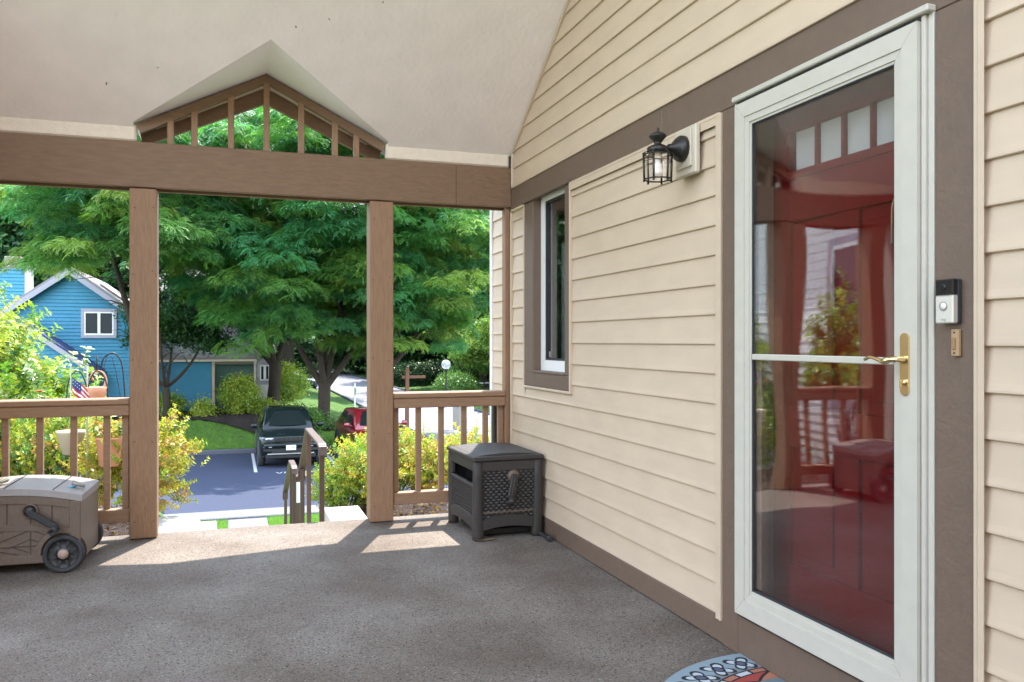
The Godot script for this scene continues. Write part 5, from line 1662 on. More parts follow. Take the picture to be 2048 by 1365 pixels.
# ------------------------------------------------------------------ street furniture
func build_street_things() -> void:
	var s := thing("sign_post", "thin white sign post on the lawn edge, its panel seen edge-on", "sign", P(6.6, ground_y(6.6, 47.4), 47.4))
	bx(s, "post", 6.555, 6.645, -2.9, -1.16, 47.37, 47.43, M.vinyl, 0.01)
	part(s, "panel", box_mesh(Vector3(0.05, 0.42, 0.42), 0.008), M.vinyl, Vector3(0.07, 1.25, 0.0))
	var w := thing("wooden_sign_post", "brown wooden post with a short arm at the street corner", "post", P(7.18, ground_y(7.18, 35.4), 35.4))
	bx(w, "post", 7.10, 7.26, -2.9, 0.12, 35.32, 35.48, M.wood_sign, 0.01)
	bx(w, "arm", 7.261, 7.98, -0.35, -0.22, 35.34, 35.46, M.wood_sign, 0.01)
	bx(w, "arm", 6.95, 7.099, -0.35, -0.22, 35.34, 35.46, M.wood_sign, 0.01)
	var l := thing("globe_lamp", "round clear street lamp globe above the clipped hedge", "lamp", P(12.6, ground_y(13.0, 50.0), 50.0))
	part(l, "pole", lathe([Vector2(0.09, -0.2), Vector2(0.06, 0.3), Vector2(0.045, 2.2), Vector2(0.0, 2.2)], 10), M.black)
	part(l, "collar", lathe([Vector2(0.05, 2.2), Vector2(0.12, 2.26), Vector2(0.10, 2.36), Vector2(0.0, 2.36)], 12), M.black)
	var globe: Array = []
	for k in 13:
		var t := PI * k / 12.0
		globe.append(Vector2(maxf(0.0, 0.30 * sin(t)), 2.63 - 0.30 * cos(t)))
	var gm := mat(0.9, 0.92, 0.95, 0.05)
	gm.transparency = BaseMaterial3D.TRANSPARENCY_ALPHA
	gm.albedo_color.a = 0.30
	part(l, "globe", lathe(globe, 22), gm)
	part(l, "lamp_stem", lathe([Vector2(0.03, 2.36), Vector2(0.03, 2.62), Vector2(0.0, 2.64)], 8), M.black)
	var m := thing("mailbox_cluster", "grey metal cluster mailbox on a pedestal beside the street", "mailbox", P(7.95, ground_y(7.2, 29.0), 29.0))
	m.rotation.y = 0.35
	part(m, "cabinet", box_mesh(Vector3(0.62, 0.86, 0.50), 0.02), M.mail_grey, Vector3(0, 1.30, 0))
	part(m, "roof", box_mesh(Vector3(0.68, 0.04, 0.56), 0.01), M.white, Vector3(0, 1.755, 0), Vector3(0.05, 0, 0))
	part(m, "pedestal", box_mesh(Vector3(0.22, 0.92, 0.20), 0.02), M.mail_grey, Vector3(0, 0.41, 0))
	for i in 3:
		for j in 2:
			part(m, "mailbox_door", box_mesh(Vector3(0.27, 0.255, 0.012), 0.004), M.silver, Vector3(-0.145 + 0.29 * j, 1.02 + 0.275 * i, 0.256))
	var b := thing("path_bollard", "brown bollard beside the steps with a pale panel", "bollard", P(0.86, ground_y(0.86, 11.6), 11.6))
	part(b, "shaft", box_mesh(Vector3(0.14, 1.28, 0.14), 0.01), M.bronze, Vector3(0, 0.61, 0))
	part(b, "cap", box_mesh(Vector3(0.24, 0.03, 0.22), 0.008), M.bronze, Vector3(0, 1.266, 0))
	part(b, "panel", box_mesh(Vector3(0.06, 0.28, 0.006), 0.002), M.vinyl, Vector3(-0.01, 1.05, 0.0735))
	# a strip of barrier boards across the street
	var f := thing("low_fence", "low dark fence with pale dashes under the trees across the street", "fence", P(18.0, ground_y(18.0, 62.0), 62.0))
	for k in 8:
		part(f, "rail", box_mesh(Vector3(0.32, 0.09, 0.05), 0.01), M.vinyl, Vector3(-0.4 + 0.44 * k, 0.62, 0))
		part(f, "post", box_mesh(Vector3(0.06, 0.72, 0.06), 0.01), M.black, Vector3(-0.18 + 0.44 * k, 0.31, 0))

# ------------------------------------------------------------------ things on the porch
func weave(st: SurfaceTool, x0: float, x1: float, y0: float, y1: float, nx: int, ny: int, z: float) -> void:
	# basket weave: strips that bulge over and under
	var sx := (x1 - x0) / nx
	var sy := (y1 - y0) / ny
	for i in nx:
		for j in ny:
			var x := x0 + sx * (i + (0.5 if j % 2 == 1 else 0.0))
			var y := y0 + sy * j
			var xe := minf(x + sx * 0.94, x1)
			if xe - x < sx * 0.2:
				continue
			var xm := (x + xe) * 0.5
			var a := [Vector3(x, y + sy * 0.1, z), Vector3(xm, y + sy * 0.05, z + 0.006), Vector3(xe, y + sy * 0.1, z)]
			var b := [Vector3(x, y + sy * 0.9, z), Vector3(xm, y + sy * 0.95, z + 0.006), Vector3(xe, y + sy * 0.9, z)]
			var m := [Vector3(x, y + sy * 0.5, z + 0.002), Vector3(xm, y + sy * 0.5, z + 0.010), Vector3(xe, y + sy * 0.5, z + 0.002)]
			for k in 2:
				quad(st, a[k], a[k + 1], m[k + 1], m[k], Vector3(0, 0, 1))
				quad(st, m[k], m[k + 1], b[k + 1], b[k], Vector3(0, 0, 1))

func build_porch_things() -> void:
	build_hose_box()
	build_hose_cart()
	build_lantern()
	build_doorbells()
	build_mat()
	build_garden_hooks()

func build_hose_box() -> void:
	# own axes: x to the right, z towards the camera; front face at +z
	var b := thing("hose_box", "black plastic hose reel box with basket-weave panels in the porch corner", "storage box", P(1.683, 0, 5.36))
	b.rotation.y = deg_to_rad(1.5)
	var w := 0.235
	var l := 0.315
	var hgt := 0.505
	# corner posts, flared at the foot
	for sx: float in [-1.0, 1.0]:
		for sz: float in [-1.0, 1.0]:
			var st := tool_new(true)
			var rings: Array = []
			for q: Array in [[0.0, 0.034], [0.03, 0.034], [0.10, 0.031], [0.40, 0.029], [hgt - 0.005, 0.028]]:
				var r: Array = []
				var e: float = q[1]
				var cx := sx * (w - e)
				var cz := sz * (l - e)
				for k in 12:
					var a := TAU * k / 12.0
					var px := signf(cos(a)) * pow(absf(cos(a)), 0.5) * e
					var pz := signf(sin(a)) * pow(absf(sin(a)), 0.5) * e
					r.append(Vector3(cx + px, q[0], cz + pz))
				rings.append(r)
			loft(st, rings)
			part(b, "corner_post", done(st), M.charcoal)
	# panels between the posts: rim above, arched rim below, weave between
	for q: Array in [[0.0, w - 0.05, l - 0.006, true], [PI / 2, l - 0.05, w - 0.006, false], [-PI / 2, l - 0.05, w - 0.006, false], [PI, w - 0.05, l - 0.006, true]]:
		var hx: float = q[1]
		var z: float = q[2]
		var side := Node3D.new()
		side.name = "front_panel" if q[3] else "side_panel"
		b.add_child(side, true)
		side.rotation.y = q[0]
		var open_side: bool = not q[3]
		part(side, "upper_rim", box_mesh(Vector3(hx * 2.0, 0.07, 0.03), 0.006), M.charcoal, Vector3(0, hgt - 0.035, z - 0.018))
		# arched skirt
		var sk := tool_new()
		var n := 14
		for k in n:
			var xa := -hx + 2.0 * hx * k / n
			var xb := -hx + 2.0 * hx * (k + 1) / n
			var ya := 0.058 + 0.024 * (1.0 - pow(xa / hx, 2.0))
			var yb := 0.058 + 0.024 * (1.0 - pow(xb / hx, 2.0))
			quad(sk, Vector3(xa, ya, z), Vector3(xb, yb, z), Vector3(xb, yb + 0.07, z), Vector3(xa, ya + 0.07, z), Vector3(0, 0, 1))
			quad(sk, Vector3(xa, ya + 0.07, z), Vector3(xb, yb + 0.07, z), Vector3(xb, yb + 0.075, z - 0.018), Vector3(xa, ya + 0.075, z - 0.018), Vector3.UP)
			quad(sk, Vector3(xa, ya, z), Vector3(xb, yb, z), Vector3(xb, yb, z - 0.03), Vector3(xa, ya, z - 0.03), Vector3.DOWN)
		part(side, "skirt", done(sk), M.charcoal)
		var wv := tool_new()
		var top := 0.435 if not open_side else 0.330
		weave(wv, -hx, hx, 0.135, top, 10 if q[3] else 16, 17 if q[3] else 10, z - 0.016)
		var wp := part(side, "weave", done(wv), M.charcoal)
		stuff(wp)
		part(side, "backing", box_mesh(Vector3(hx * 2.0, top - 0.14, 0.008), 0.0), M.black, Vector3(0, 0.145 + (top - 0.14) * 0.5, z - 0.030))
		if open_side:
			part(side, "slot_rim", box_mesh(Vector3(hx * 2.0, 0.022, 0.03), 0.005), M.charcoal, Vector3(0, 0.341, z - 0.015))
			part(side, "slot_end", box_mesh(Vector3(0.03, 0.082, 0.026), 0.005), M.charcoal, Vector3(-hx + 0.015, 0.394, z - 0.017))
			part(side, "slot_end", box_mesh(Vector3(0.03, 0.082, 0.026), 0.005), M.charcoal, Vector3(hx - 0.015, 0.394, z - 0.017))
		else:
			part(side, "rim_lip", box_mesh(Vector3(hx * 1.9, 0.012, 0.012), 0.004), M.cart, Vector3(0, 0.172, z - 0.012))
	# the reel inside the slot
	part(b, "reel", lathe([Vector2(0.19, -0.15), Vector2(0.19, -0.14), Vector2(0.07, -0.13), Vector2(0.07, 0.13), Vector2(0.19, 0.14), Vector2(0.19, 0.15)], 20), M.black, Vector3(0, 0.27, 0), Vector3(0, 0, PI / 2))
	# lid with a shallow arch
	part(b, "lid_rim", box_mesh(Vector3(w * 2.0 + 0.012, 0.030, l * 2.0 + 0.012), 0.010), M.charcoal, Vector3(0, hgt + 0.014, 0))
	var lid := tool_new(true)
	var lw := w - 0.030
	var ll := l - 0.035
	var nn := 12
	for k in nn:
		var xa := -lw + 2.0 * lw * k / nn
		var xb := -lw + 2.0 * lw * (k + 1) / nn
		var ya := hgt + 0.031 + 0.013 * (1.0 - pow(xa / lw, 2.0))
		var yb := hgt + 0.031 + 0.013 * (1.0 - pow(xb / lw, 2.0))
		quad(lid, Vector3(xa, ya, -ll), Vector3(xb, yb, -ll), Vector3(xb, yb, ll), Vector3(xa, ya, ll), Vector3.UP)
		lid.set_smooth_group(-1)
		for e: float in [-1.0, 1.0]:
			quad(lid, Vector3(xa, hgt + 0.028, e * ll), Vector3(xb, hgt + 0.028, e * ll), Vector3(xb, yb, e * ll), Vector3(xa, ya, e * ll), Vector3(0, 0, e))
		lid.set_smooth_group(0)
	part(b, "lid", done(lid), M.charcoal)
	# crank
	var cr := Node3D.new()
	cr.name = "crank"
	b.add_child(cr)
	cr.position = Vector3(0.035, 0.400, l - 0.022)
	part(cr, "hub", lathe([Vector2(0.042, 0.0), Vector2(0.042, 0.012), Vector2(0.034, 0.022), Vector2(0.0, 0.024)], 18), M.cart, Vector3.ZERO, Vector3(PI / 2, 0, 0))
	part(cr, "arm", box_mesh(Vector3(0.048, 0.155, 0.022), 0.008), M.charcoal, Vector3(-0.012, -0.060, 0.034), Vector3(0, 0, -0.20))
	part(cr, "arm_rib", box_mesh(Vector3(0.010, 0.120, 0.010), 0.003), M.charcoal, Vector3(-0.012, -0.060, 0.048), Vector3(0, 0, -0.20))
	part(cr, "knob", lathe([Vector2(0.022, 0.0), Vector2(0.018, 0.03), Vector2(0.022, 0.055), Vector2(0.0, 0.06)], 14), M.charcoal, Vector3(-0.030, -0.135, 0.044), Vector3(PI / 2 + 0.35, 0, 0.3))
	part(b, "base_tray", box_mesh(Vector3(w * 1.5, 0.05, l * 1.5), 0.01), M.black, Vector3(0.02, 0.03, -0.02))
	# hose tail along the skirt board
	var hose := thing("garden_hose_end", "short black hose end lying on the floor beside the black box", "hose", P(1.90, 0, 5.0))
	part(hose, "hose", tube(curve([Vector3(-0.02, 0.016, -0.22), Vector3(0.0, 0.016, -0.10), Vector3(0.012, 0.015, 0.0), Vector3(0.008, 0.015, 0.09)], 5), [0.012], 10), M.rubber)
	part(hose, "coupling", lathe([Vector2(0.0, -0.025), Vector2(0.018, -0.025), Vector2(0.019, 0.018), Vector2(0.012, 0.02), Vector2(0.0, 0.014)], 12), M.rubber, Vector3(0.006, 0.019, 0.11), Vector3(PI / 2, 0, 0))
	var leaf := thing("dry_leaf", "curled dry brown leaf under the front corner of the black box", "leaf", P(1.52, 0.004, 5.03))
	var st2 := tool_new(true)
	for k in 5:
		var a := -0.07 + 0.14 * k / 5.0
		var c := -0.07 + 0.14 * (k + 1) / 5.0
		var wa := 0.016 * sqrt(maxf(0.02, 1.0 - pow(a / 0.071, 2.0)))
		var wc := 0.016 * sqrt(maxf(0.02, 1.0 - pow(c / 0.071, 2.0)))
		quad(st2, Vector3(a, 0.004 + a * a * 1.5, wa), Vector3(c, 0.004 + c * c * 1.5, wc), Vector3(c, 0.001 + c * c, 0), Vector3(a, 0.001 + a * a, 0), Vector3.UP)
		quad(st2, Vector3(a, 0.004 + a * a * 1.5, -wa), Vector3(c, 0.004 + c * c * 1.5, -wc), Vector3(c, 0.001 + c * c, 0), Vector3(a, 0.001 + a * a, 0), Vector3.UP)
	part(leaf, "blade", done(st2), mat(0.20, 0.13, 0.07, 0.8))

func build_hose_cart() -> void:
	var c := thing("hose_cart", "taupe wheeled hose reel cart with a black crank and grooved front", "hose cart", P(-1.13, 0, 5.36))
	c.rotation.y = deg_to_rad(-3.0)
	var x0 := -0.40
	var x1 := 0.345
	var zf := 0.235
	var zb := -0.215
	var arc := func(x: float) -> float: return 0.392 + 0.055 * (1.0 - pow((x + 0.03) / 0.40, 2.0))
	# body: front and back are panels under a gently arched top
	var st := tool_new()
	var n := 18
	for k in n:
		var xa := lerpf(x0, x1, float(k) / n)
		var xb := lerpf(x0, x1, float(k + 1) / n)
		var ya: float = arc.call(xa)
		var yb: float = arc.call(xb)
		quad(st, Vector3(xa, 0.055, zf), Vector3(xb, 0.055, zf), Vector3(xb, yb, zf), Vector3(xa, ya, zf), Vector3(0, 0, 1))
		quad(st, Vector3(xa, 0.055, zb), Vector3(xb, 0.055, zb), Vector3(xb, yb, zb), Vector3(xa, ya, zb), Vector3(0, 0, -1))
		quad(st, Vector3(xa, 0.055, zf), Vector3(xb, 0.055, zf), Vector3(xb, 0.055, zb), Vector3(xa, 0.055, zb), Vector3.DOWN)
		quad(st, Vector3(xa, ya, zf), Vector3(xb, yb, zf), Vector3(xb, yb, zb), Vector3(xa, ya, zb), Vector3.UP)
	quad(st, Vector3(x1, 0.055, zf), Vector3(x1, 0.055, zb), Vector3(x1, arc.call(x1), zb), Vector3(x1, arc.call(x1), zf), Vector3.RIGHT)
	quad(st, Vector3(x0, 0.055, zf), Vector3(x0, 0.055, zb), Vector3(x0, arc.call(x0), zb), Vector3(x0, arc.call(x0), zf), Vector3.LEFT)
	part(c, "body", done(st), M.cart)
	# raised bands on the front, following the arch
	for q: Array in [[-0.015, 0.042, 0.010, "upper_band"], [-0.175, 0.030, 0.007, "middle_band"]]:
		var bd := tool_new()
		for k in n:
			var xa := lerpf(x0, x1 - 0.055, float(k) / n)
			var xb := lerpf(x0, x1 - 0.055, float(k + 1) / n)
			var ya: float = arc.call(xa) + q[0]
			var yb: float = arc.call(xb) + q[0]
			var hh: float = q[1]
			var zz: float = zf + q[2]
			quad(bd, Vector3(xa, ya - hh, zz), Vector3(xb, yb - hh, zz), Vector3(xb, yb, zz), Vector3(xa, ya, zz), Vector3(0, 0, 1))
			quad(bd, Vector3(xa, ya - hh, zz), Vector3(xb, yb - hh, zz), Vector3(xb, yb - hh, zf - 0.002), Vector3(xa, ya - hh, zf - 0.002), Vector3.DOWN)
			quad(bd, Vector3(xa, ya, zz), Vector3(xb, yb, zz), Vector3(xb, yb, zf - 0.002), Vector3(xa, ya, zf - 0.002), Vector3.UP)
		part(c, q[3], done(bd), M.cart)
	part(c, "end_stile", box_mesh(Vector3(0.058, 0.335, 0.022), 0.004), M.cart, Vector3(x1 - 0.028, 0.225, zf + 0.004))
	part(c, "base_rail", box_mesh(Vector3(x1 - x0, 0.045, 0.018), 0.005), M.cart, Vector3((x0 + x1) * 0.5, 0.080, zf + 0.004))
	# grooves between the boards: real gaps are dark strips sunk a hair below raised boards
	for gx: float in [-0.24, -0.13, -0.02, 0.095, 0.20]:
		part(c, "board_joint", box_mesh(Vector3(0.005, 0.11, 0.003), 0.0), M.groove, Vector3(gx, arc.call(gx) - 0.115, zf + 0.0015))
	var joint := func(a: Vector2, b: Vector2) -> void:
		var m := (a + b) * 0.5
		part(c, "board_joint", box_mesh(Vector3(a.distance_to(b), 0.005, 0.003), 0.0), M.groove, Vector3(m.x, m.y, zf + 0.0015), Vector3(0, 0, (b - a).angle()))
	joint.call(Vector2(0.095, 0.105), Vector2(0.095, 0.240))
	joint.call(Vector2(0.095, 0.240), Vector2(-0.135, 0.150))
	joint.call(Vector2(0.095, 0.240), Vector2(0.20, 0.195))
	joint.call(Vector2(0.095, 0.190), Vector2(0.005, 0.152))
	joint.call(Vector2(0.095, 0.190), Vector2(0.140, 0.168))
	joint.call(Vector2(-0.135, 0.150), Vector2(0.130, 0.152))
	joint.call(Vector2(0.005, 0.152), Vector2(0.085, 0.118))
	joint.call(Vector2(-0.135, 0.147), Vector2(0.035, 0.108))
	joint.call(Vector2(-0.03, 0.242), Vector2(-0.30, 0.140))
	joint.call(Vector2(-0.16, 0.240), Vector2(-0.38, 0.155))
	joint.call(Vector2(0.205, 0.245), Vector2(0.285, 0.205))
	# lid
	var lid := tool_new(true)
	var lx0 := x0 - 0.012
	var lx1 := x1 + 0.006
	for k in n:
		var xa := lerpf(lx0, lx1, float(k) / n)
		var xb := lerpf(lx0, lx1, float(k + 1) / n)
		var ya: float = arc.call(xa)
		var yb: float = arc.call(xb)
		lid.set_smooth_group(0)
		quad(lid, Vector3(xa, ya + 0.022, zf + 0.004), Vector3(xb, yb + 0.022, zf + 0.004), Vector3(xb, yb + 0.030, zb), Vector3(xa, ya + 0.030, zb), Vector3.UP)
		lid.set_smooth_group(-1)
		quad(lid, Vector3(xa, ya - 0.012, zf + 0.014), Vector3(xb, yb - 0.012, zf + 0.014), Vector3(xb, yb + 0.022, zf + 0.004), Vector3(xa, ya + 0.022, zf + 0.004), Vector3(0, 0, 1))
		quad(lid, Vector3(xa, ya - 0.012, zf + 0.014), Vector3(xb, yb - 0.012, zf + 0.014), Vector3(xb, yb - 0.012, zb), Vector3(xa, ya - 0.012, zb), Vector3.DOWN)
		quad(lid, Vector3(xa, ya - 0.012, zb), Vector3(xb, yb - 0.012, zb), Vector3(xb, yb + 0.030, zb), Vector3(xa, ya + 0.030, zb), Vector3(0, 0, -1))
	var e0: float = arc.call(lx1)
	quad(lid, Vector3(lx1, e0 - 0.012, zf + 0.014), Vector3(lx1, e0 - 0.012, zb), Vector3(lx1, e0 + 0.030, zb), Vector3(lx1, e0 + 0.022, zf + 0.004), Vector3.RIGHT)
	part(c, "lid", done(lid), M.cart_lid)
	for k in 3:
		var lx := -0.28 + 0.24 * k
		part(c, "lid_joint", box_mesh(Vector3(0.005, 0.004, 0.43), 0.0), M.groove, Vector3(lx, arc.call(lx) + 0.0275, 0.0), Vector3(0.018, 0, 0))
	# crank
	var cr := Node3D.new()
	cr.name = "crank"
	c.add_child(cr)
	cr.position = Vector3(0.095, 0.345, zf)
	part(cr, "socket", lathe([Vector2(0.040, 0.0), Vector2(0.041, 0.016), Vector2(0.033, 0.018), Vector2(0.032, 0.004), Vector2(0.0, 0.004)], 20), M.cart, Vector3.ZERO, Vector3(PI / 2, 0, 0))
	part(cr, "hub", lathe([Vector2(0.030, 0.0), Vector2(0.026, 0.03), Vector2(0.012, 0.034), Vector2(0.0, 0.034)], 16), M.black, Vector3.ZERO, Vector3(PI / 2, 0, 0))
	part(cr, "arm", box_mesh(Vector3(0.165, 0.036, 0.026), 0.008), M.rubber, Vector3(0.070, -0.046, 0.040), Vector3(0, 0, -0.58))
	part(cr, "knob", lathe([Vector2(0.019, 0.0), Vector2(0.021, 0.05), Vector2(0.014, 0.052), Vector2(0.012, 0.04), Vector2(0.0, 0.04)], 16), M.rubber, Vector3(0.135, -0.093, 0.046), Vector3(PI / 2 + 0.25, 0, 0.15))
	# wheels
	for s: Array in [[zf + 0.012, 1.0], [zb - 0.03, -1.0]]:
		var w := Node3D.new()
		w.name = "wheel"
		c.add_child(w, true)
		w.position = Vector3(0.262, 0.104, s[0])
		w.rotation = Vector3(PI / 2 * s[1], 0, 0)
		part(w, "tyre", lathe([Vector2(0.075, -0.014), Vector2(0.098, -0.022), Vector2(0.104, -0.016), Vector2(0.104, 0.016), Vector2(0.098, 0.024), Vector2(0.080, 0.022), Vector2(0.078, 0.014)], 30), M.rubber)
		part(w, "rim", lathe([Vector2(0.078, 0.013), Vector2(0.074, 0.008), Vector2(0.035, 0.012), Vector2(0.030, 0.018), Vector2(0.0, 0.018)], 26), M.black)
		part(w, "hub_cap", lathe([Vector2(0.028, 0.017), Vector2(0.026, 0.024), Vector2(0.0, 0.026)], 18), M.terracotta_dull)
		for k in 8:
			var a := TAU * (k + 0.5) / 8.0
			part(w, "spoke", box_mesh(Vector3(0.034, 0.004, 0.014), 0.0015), M.rubber, Vector3(cos(a) * 0.055, 0.0125, sin(a) * 0.055), Vector3(0, -a, 0))
	# arch over the wheel
	var ar := tool_new()
	for k in 14:
		var a := lerpf(0.15, PI * 1.02, k / 14.0)
		var b := lerpf(0.15, PI * 1.02, (k + 1) / 14.0)
		var p := func(t: float, r: float, z: float) -> Vector3: return Vector3(0.262 + cos(t) * r, maxf(0.06, 0.104 + sin(t) * r), z)
		if 0.262 + cos(a) * 0.14 > x1 + 0.01:
			continue
		quad(ar, p.call(a, 0.115, zf + 0.016), p.call(b, 0.115, zf + 0.016), p.call(b, 0.142, zf + 0.016), p.call(a, 0.142, zf + 0.016), Vector3(0, 0, 1))
		quad(ar, p.call(a, 0.142, zf + 0.016), p.call(b, 0.142, zf + 0.016), p.call(b, 0.146, zf - 0.002), p.call(a, 0.146, zf - 0.002), Vector3(cos(a), sin(a), 0))
	part(c, "wheel_surround", done(ar), M.cart)
	part(c, "wheel_well", lathe([Vector2(0.113, 0.0), Vector2(0.113, 0.002), Vector2(0.0, 0.002)], 26), M.groove, Vector3(0.262, 0.112, zf + 0.0005), Vector3(PI / 2, 0, 0))
	part(c, "foot", box_mesh(Vector3(0.08, 0.056, 0.40), 0.01), M.rubber, Vector3(-0.34, 0.028, 0.01))
	part(c, "latch", box_mesh(Vector3(0.012, 0.055, 0.010), 0.003), M.cart_lid, Vector3(-0.12, arc.call(-0.12) - 0.002, zf + 0.018))
	# a worn pair of gloves and a nozzle left on the lid
	var gl := thing("garden_gloves", "pair of pale patterned garden gloves lying on the taupe hose cart", "gloves", P(-1.37, 0.470, 5.33))
	for k in 2:
		var gst := tool_new(true)
		var oz := 0.05 * k
		add_lathe(gst, [Vector2(0.0, 0.0), Vector2(0.05, 0.004), Vector2(0.056, 0.014), Vector2(0.045, 0.026), Vector2(0.0, 0.030)], 14, Transform3D(Basis(Vector3.UP, 0.4 * k).scaled(Vector3(1.4, 1.0, 0.7)), Vector3(0.05 * k, 0.006 * k, oz)))
		for f in 4:
			var fa := -0.4 + 0.25 * f + 0.3 * k
			var p0 := Vector3(0.05 * k + 0.06, 0.014 + 0.006 * k, oz - 0.03 + 0.018 * f)
			add_tube(gst, [p0, p0 + Vector3(cos(fa) * 0.035, 0.010, sin(fa) * 0.02), p0 + Vector3(cos(fa) * 0.065, 0.0, sin(fa) * 0.035)], [0.012, 0.011, 0.008], 8)
		add_tube(gst, [Vector3(0.05 * k, 0.014, oz + 0.03), Vector3(0.05 * k + 0.03, 0.018, oz + 0.055), Vector3(0.05 * k + 0.055, 0.010, oz + 0.06)], [0.013, 0.011, 0.008], 8)
		part(gl, "glove", done(gst), M.glove)
	var nz := thing("hose_nozzle", "small blue and grey hose nozzle at the corner of the taupe cart lid", "nozzle", P(-0.835, 0.432, 5.27))
	part(nz, "barrel", lathe([Vector2(0.0, -0.035), Vector2(0.010, -0.035), Vector2(0.012, 0.0), Vector2(0.016, 0.03), Vector2(0.012, 0.036), Vector2(0.0, 0.034)], 12), M.mail_grey, Vector3(0.0, 0.022, 0), Vector3(0, 0, 1.2))
	part(nz, "grip", tube([Vector3(-0.012, 0.018, 0.0), Vector3(-0.03, 0.010, 0.02), Vector3(-0.05, 0.008, 0.045)], [0.009, 0.008, 0.007], 8), mat(0.10, 0.28, 0.42, 0.4))

func build_lantern() -> void:
	var p := thing("wall_lantern", "small black caged wall lantern on a cream mounting block beside the door", "lamp", P(WALL - 0.016, 2.12, 3.24))
	# block
	part(p, "mounting_block", box_mesh(Vector3(0.026, 0.215, 0.175), 0.008), M.cream_vinyl, Vector3(-0.022, 0.0, 0))
	part(p, "mounting_block_face", box_mesh(Vector3(0.012, 0.165, 0.125), 0.005), M.cream_vinyl, Vector3(-0.040, 0.008, 0))
	var rot := Vector3(0, 0, PI / 2)
	part(p, "rose", lathe([Vector2(0.0, 0.0), Vector2(0.058, 0.0), Vector2(0.058, 0.018), Vector2(0.050, 0.030), Vector2(0.042, 0.032), Vector2(0.038, 0.042), Vector2(0.022, 0.050), Vector2(0.016, 0.075), Vector2(0.0, 0.078)], 24), M.iron, Vector3(-0.046, 0.012, 0), rot)
	var cx := -0.172
	part(p, "arm", tube(curve([Vector3(-0.115, 0.012, 0), Vector3(-0.130, 0.004, 0), Vector3(-0.148, -0.002, 0), Vector3(cx + 0.01, 0.0, 0)], 4), [0.013, 0.012, 0.011, 0.011], 10), M.iron)
	part(p, "cap", lathe([Vector2(0.0, -0.012), Vector2(0.047, -0.012), Vector2(0.047, 0.008), Vector2(0.030, 0.018), Vector2(0.017, 0.022), Vector2(0.016, 0.030), Vector2(0.026, 0.042), Vector2(0.038, 0.056), Vector2(0.038, 0.062), Vector2(0.027, 0.072), Vector2(0.012, 0.078), Vector2(0.005, 0.082), Vector2(0.007, 0.088), Vector2(0.003, 0.096), Vector2(0.0, 0.099)], 14), M.iron, Vector3(cx, 0, 0))
	var cage := Node3D.new()
	cage.name = "cage"
	p.add_child(cage)
	cage.position = Vector3(cx, 0, 0)
	var n := 6
	for k in n:
		var a := TAU * (k + 0.25) / n
		var b := TAU * (k + 1.25) / n
		var da := Vector3(cos(a), 0, sin(a))
		var db := Vector3(cos(b), 0, sin(b))
		part(cage, "cage_bar", tube([da * 0.064 + Vector3(0, -0.016, 0), da * 0.060 + Vector3(0, -0.140, 0)], [0.0048], 6), M.iron)
		for y: float in [-0.022, -0.132]:
			part(cage, "cage_ring", tube([da * 0.063 + Vector3(0, y, 0), db * 0.063 + Vector3(0, y, 0)], [0.0036], 6), M.iron)
		part(cage, "cage_ring", tube([da * 0.063 + Vector3(0, -0.052, 0), db * 0.063 + Vector3(0, -0.052, 0)], [0.0018], 5), M.iron)
		part(cage, "spoke", tube([da * 0.064 + Vector3(0, -0.016, 0), da * 0.040 + Vector3(0, -0.006, 0)], [0.0025], 5), M.iron)
		part(cage, "foot", lathe([Vector2(0.0, 0.0), Vector2(0.005, 0.003), Vector2(0.004, 0.008), Vector2(0.0, 0.010)], 8), M.iron, da * 0.062 + Vector3(0, -0.146, 0))
		part(cage, "pane", prism([da * 0.059 + Vector3(0, -0.024, 0), db * 0.059 + Vector3(0, -0.024, 0), db * 0.059 + Vector3(0, -0.130, 0), da * 0.059 + Vector3(0, -0.130, 0)], (da + db) * 0.0008), M.pane)
	part(p, "socket", lathe([Vector2(0.0, -0.045), Vector2(0.013, -0.045), Vector2(0.016, -0.012), Vector2(0.0, -0.012)], 12), M.cream_vinyl, Vector3(cx, 0, 0))
	part(p, "bulb", lathe([Vector2(0.0, -0.122), Vector2(0.014, -0.119), Vector2(0.024, -0.106), Vector2(0.026, -0.094), Vector2(0.020, -0.074), Vector2(0.012, -0.058), Vector2(0.011, -0.046)], 16), M.bulb, Vector3(cx, 0, 0))

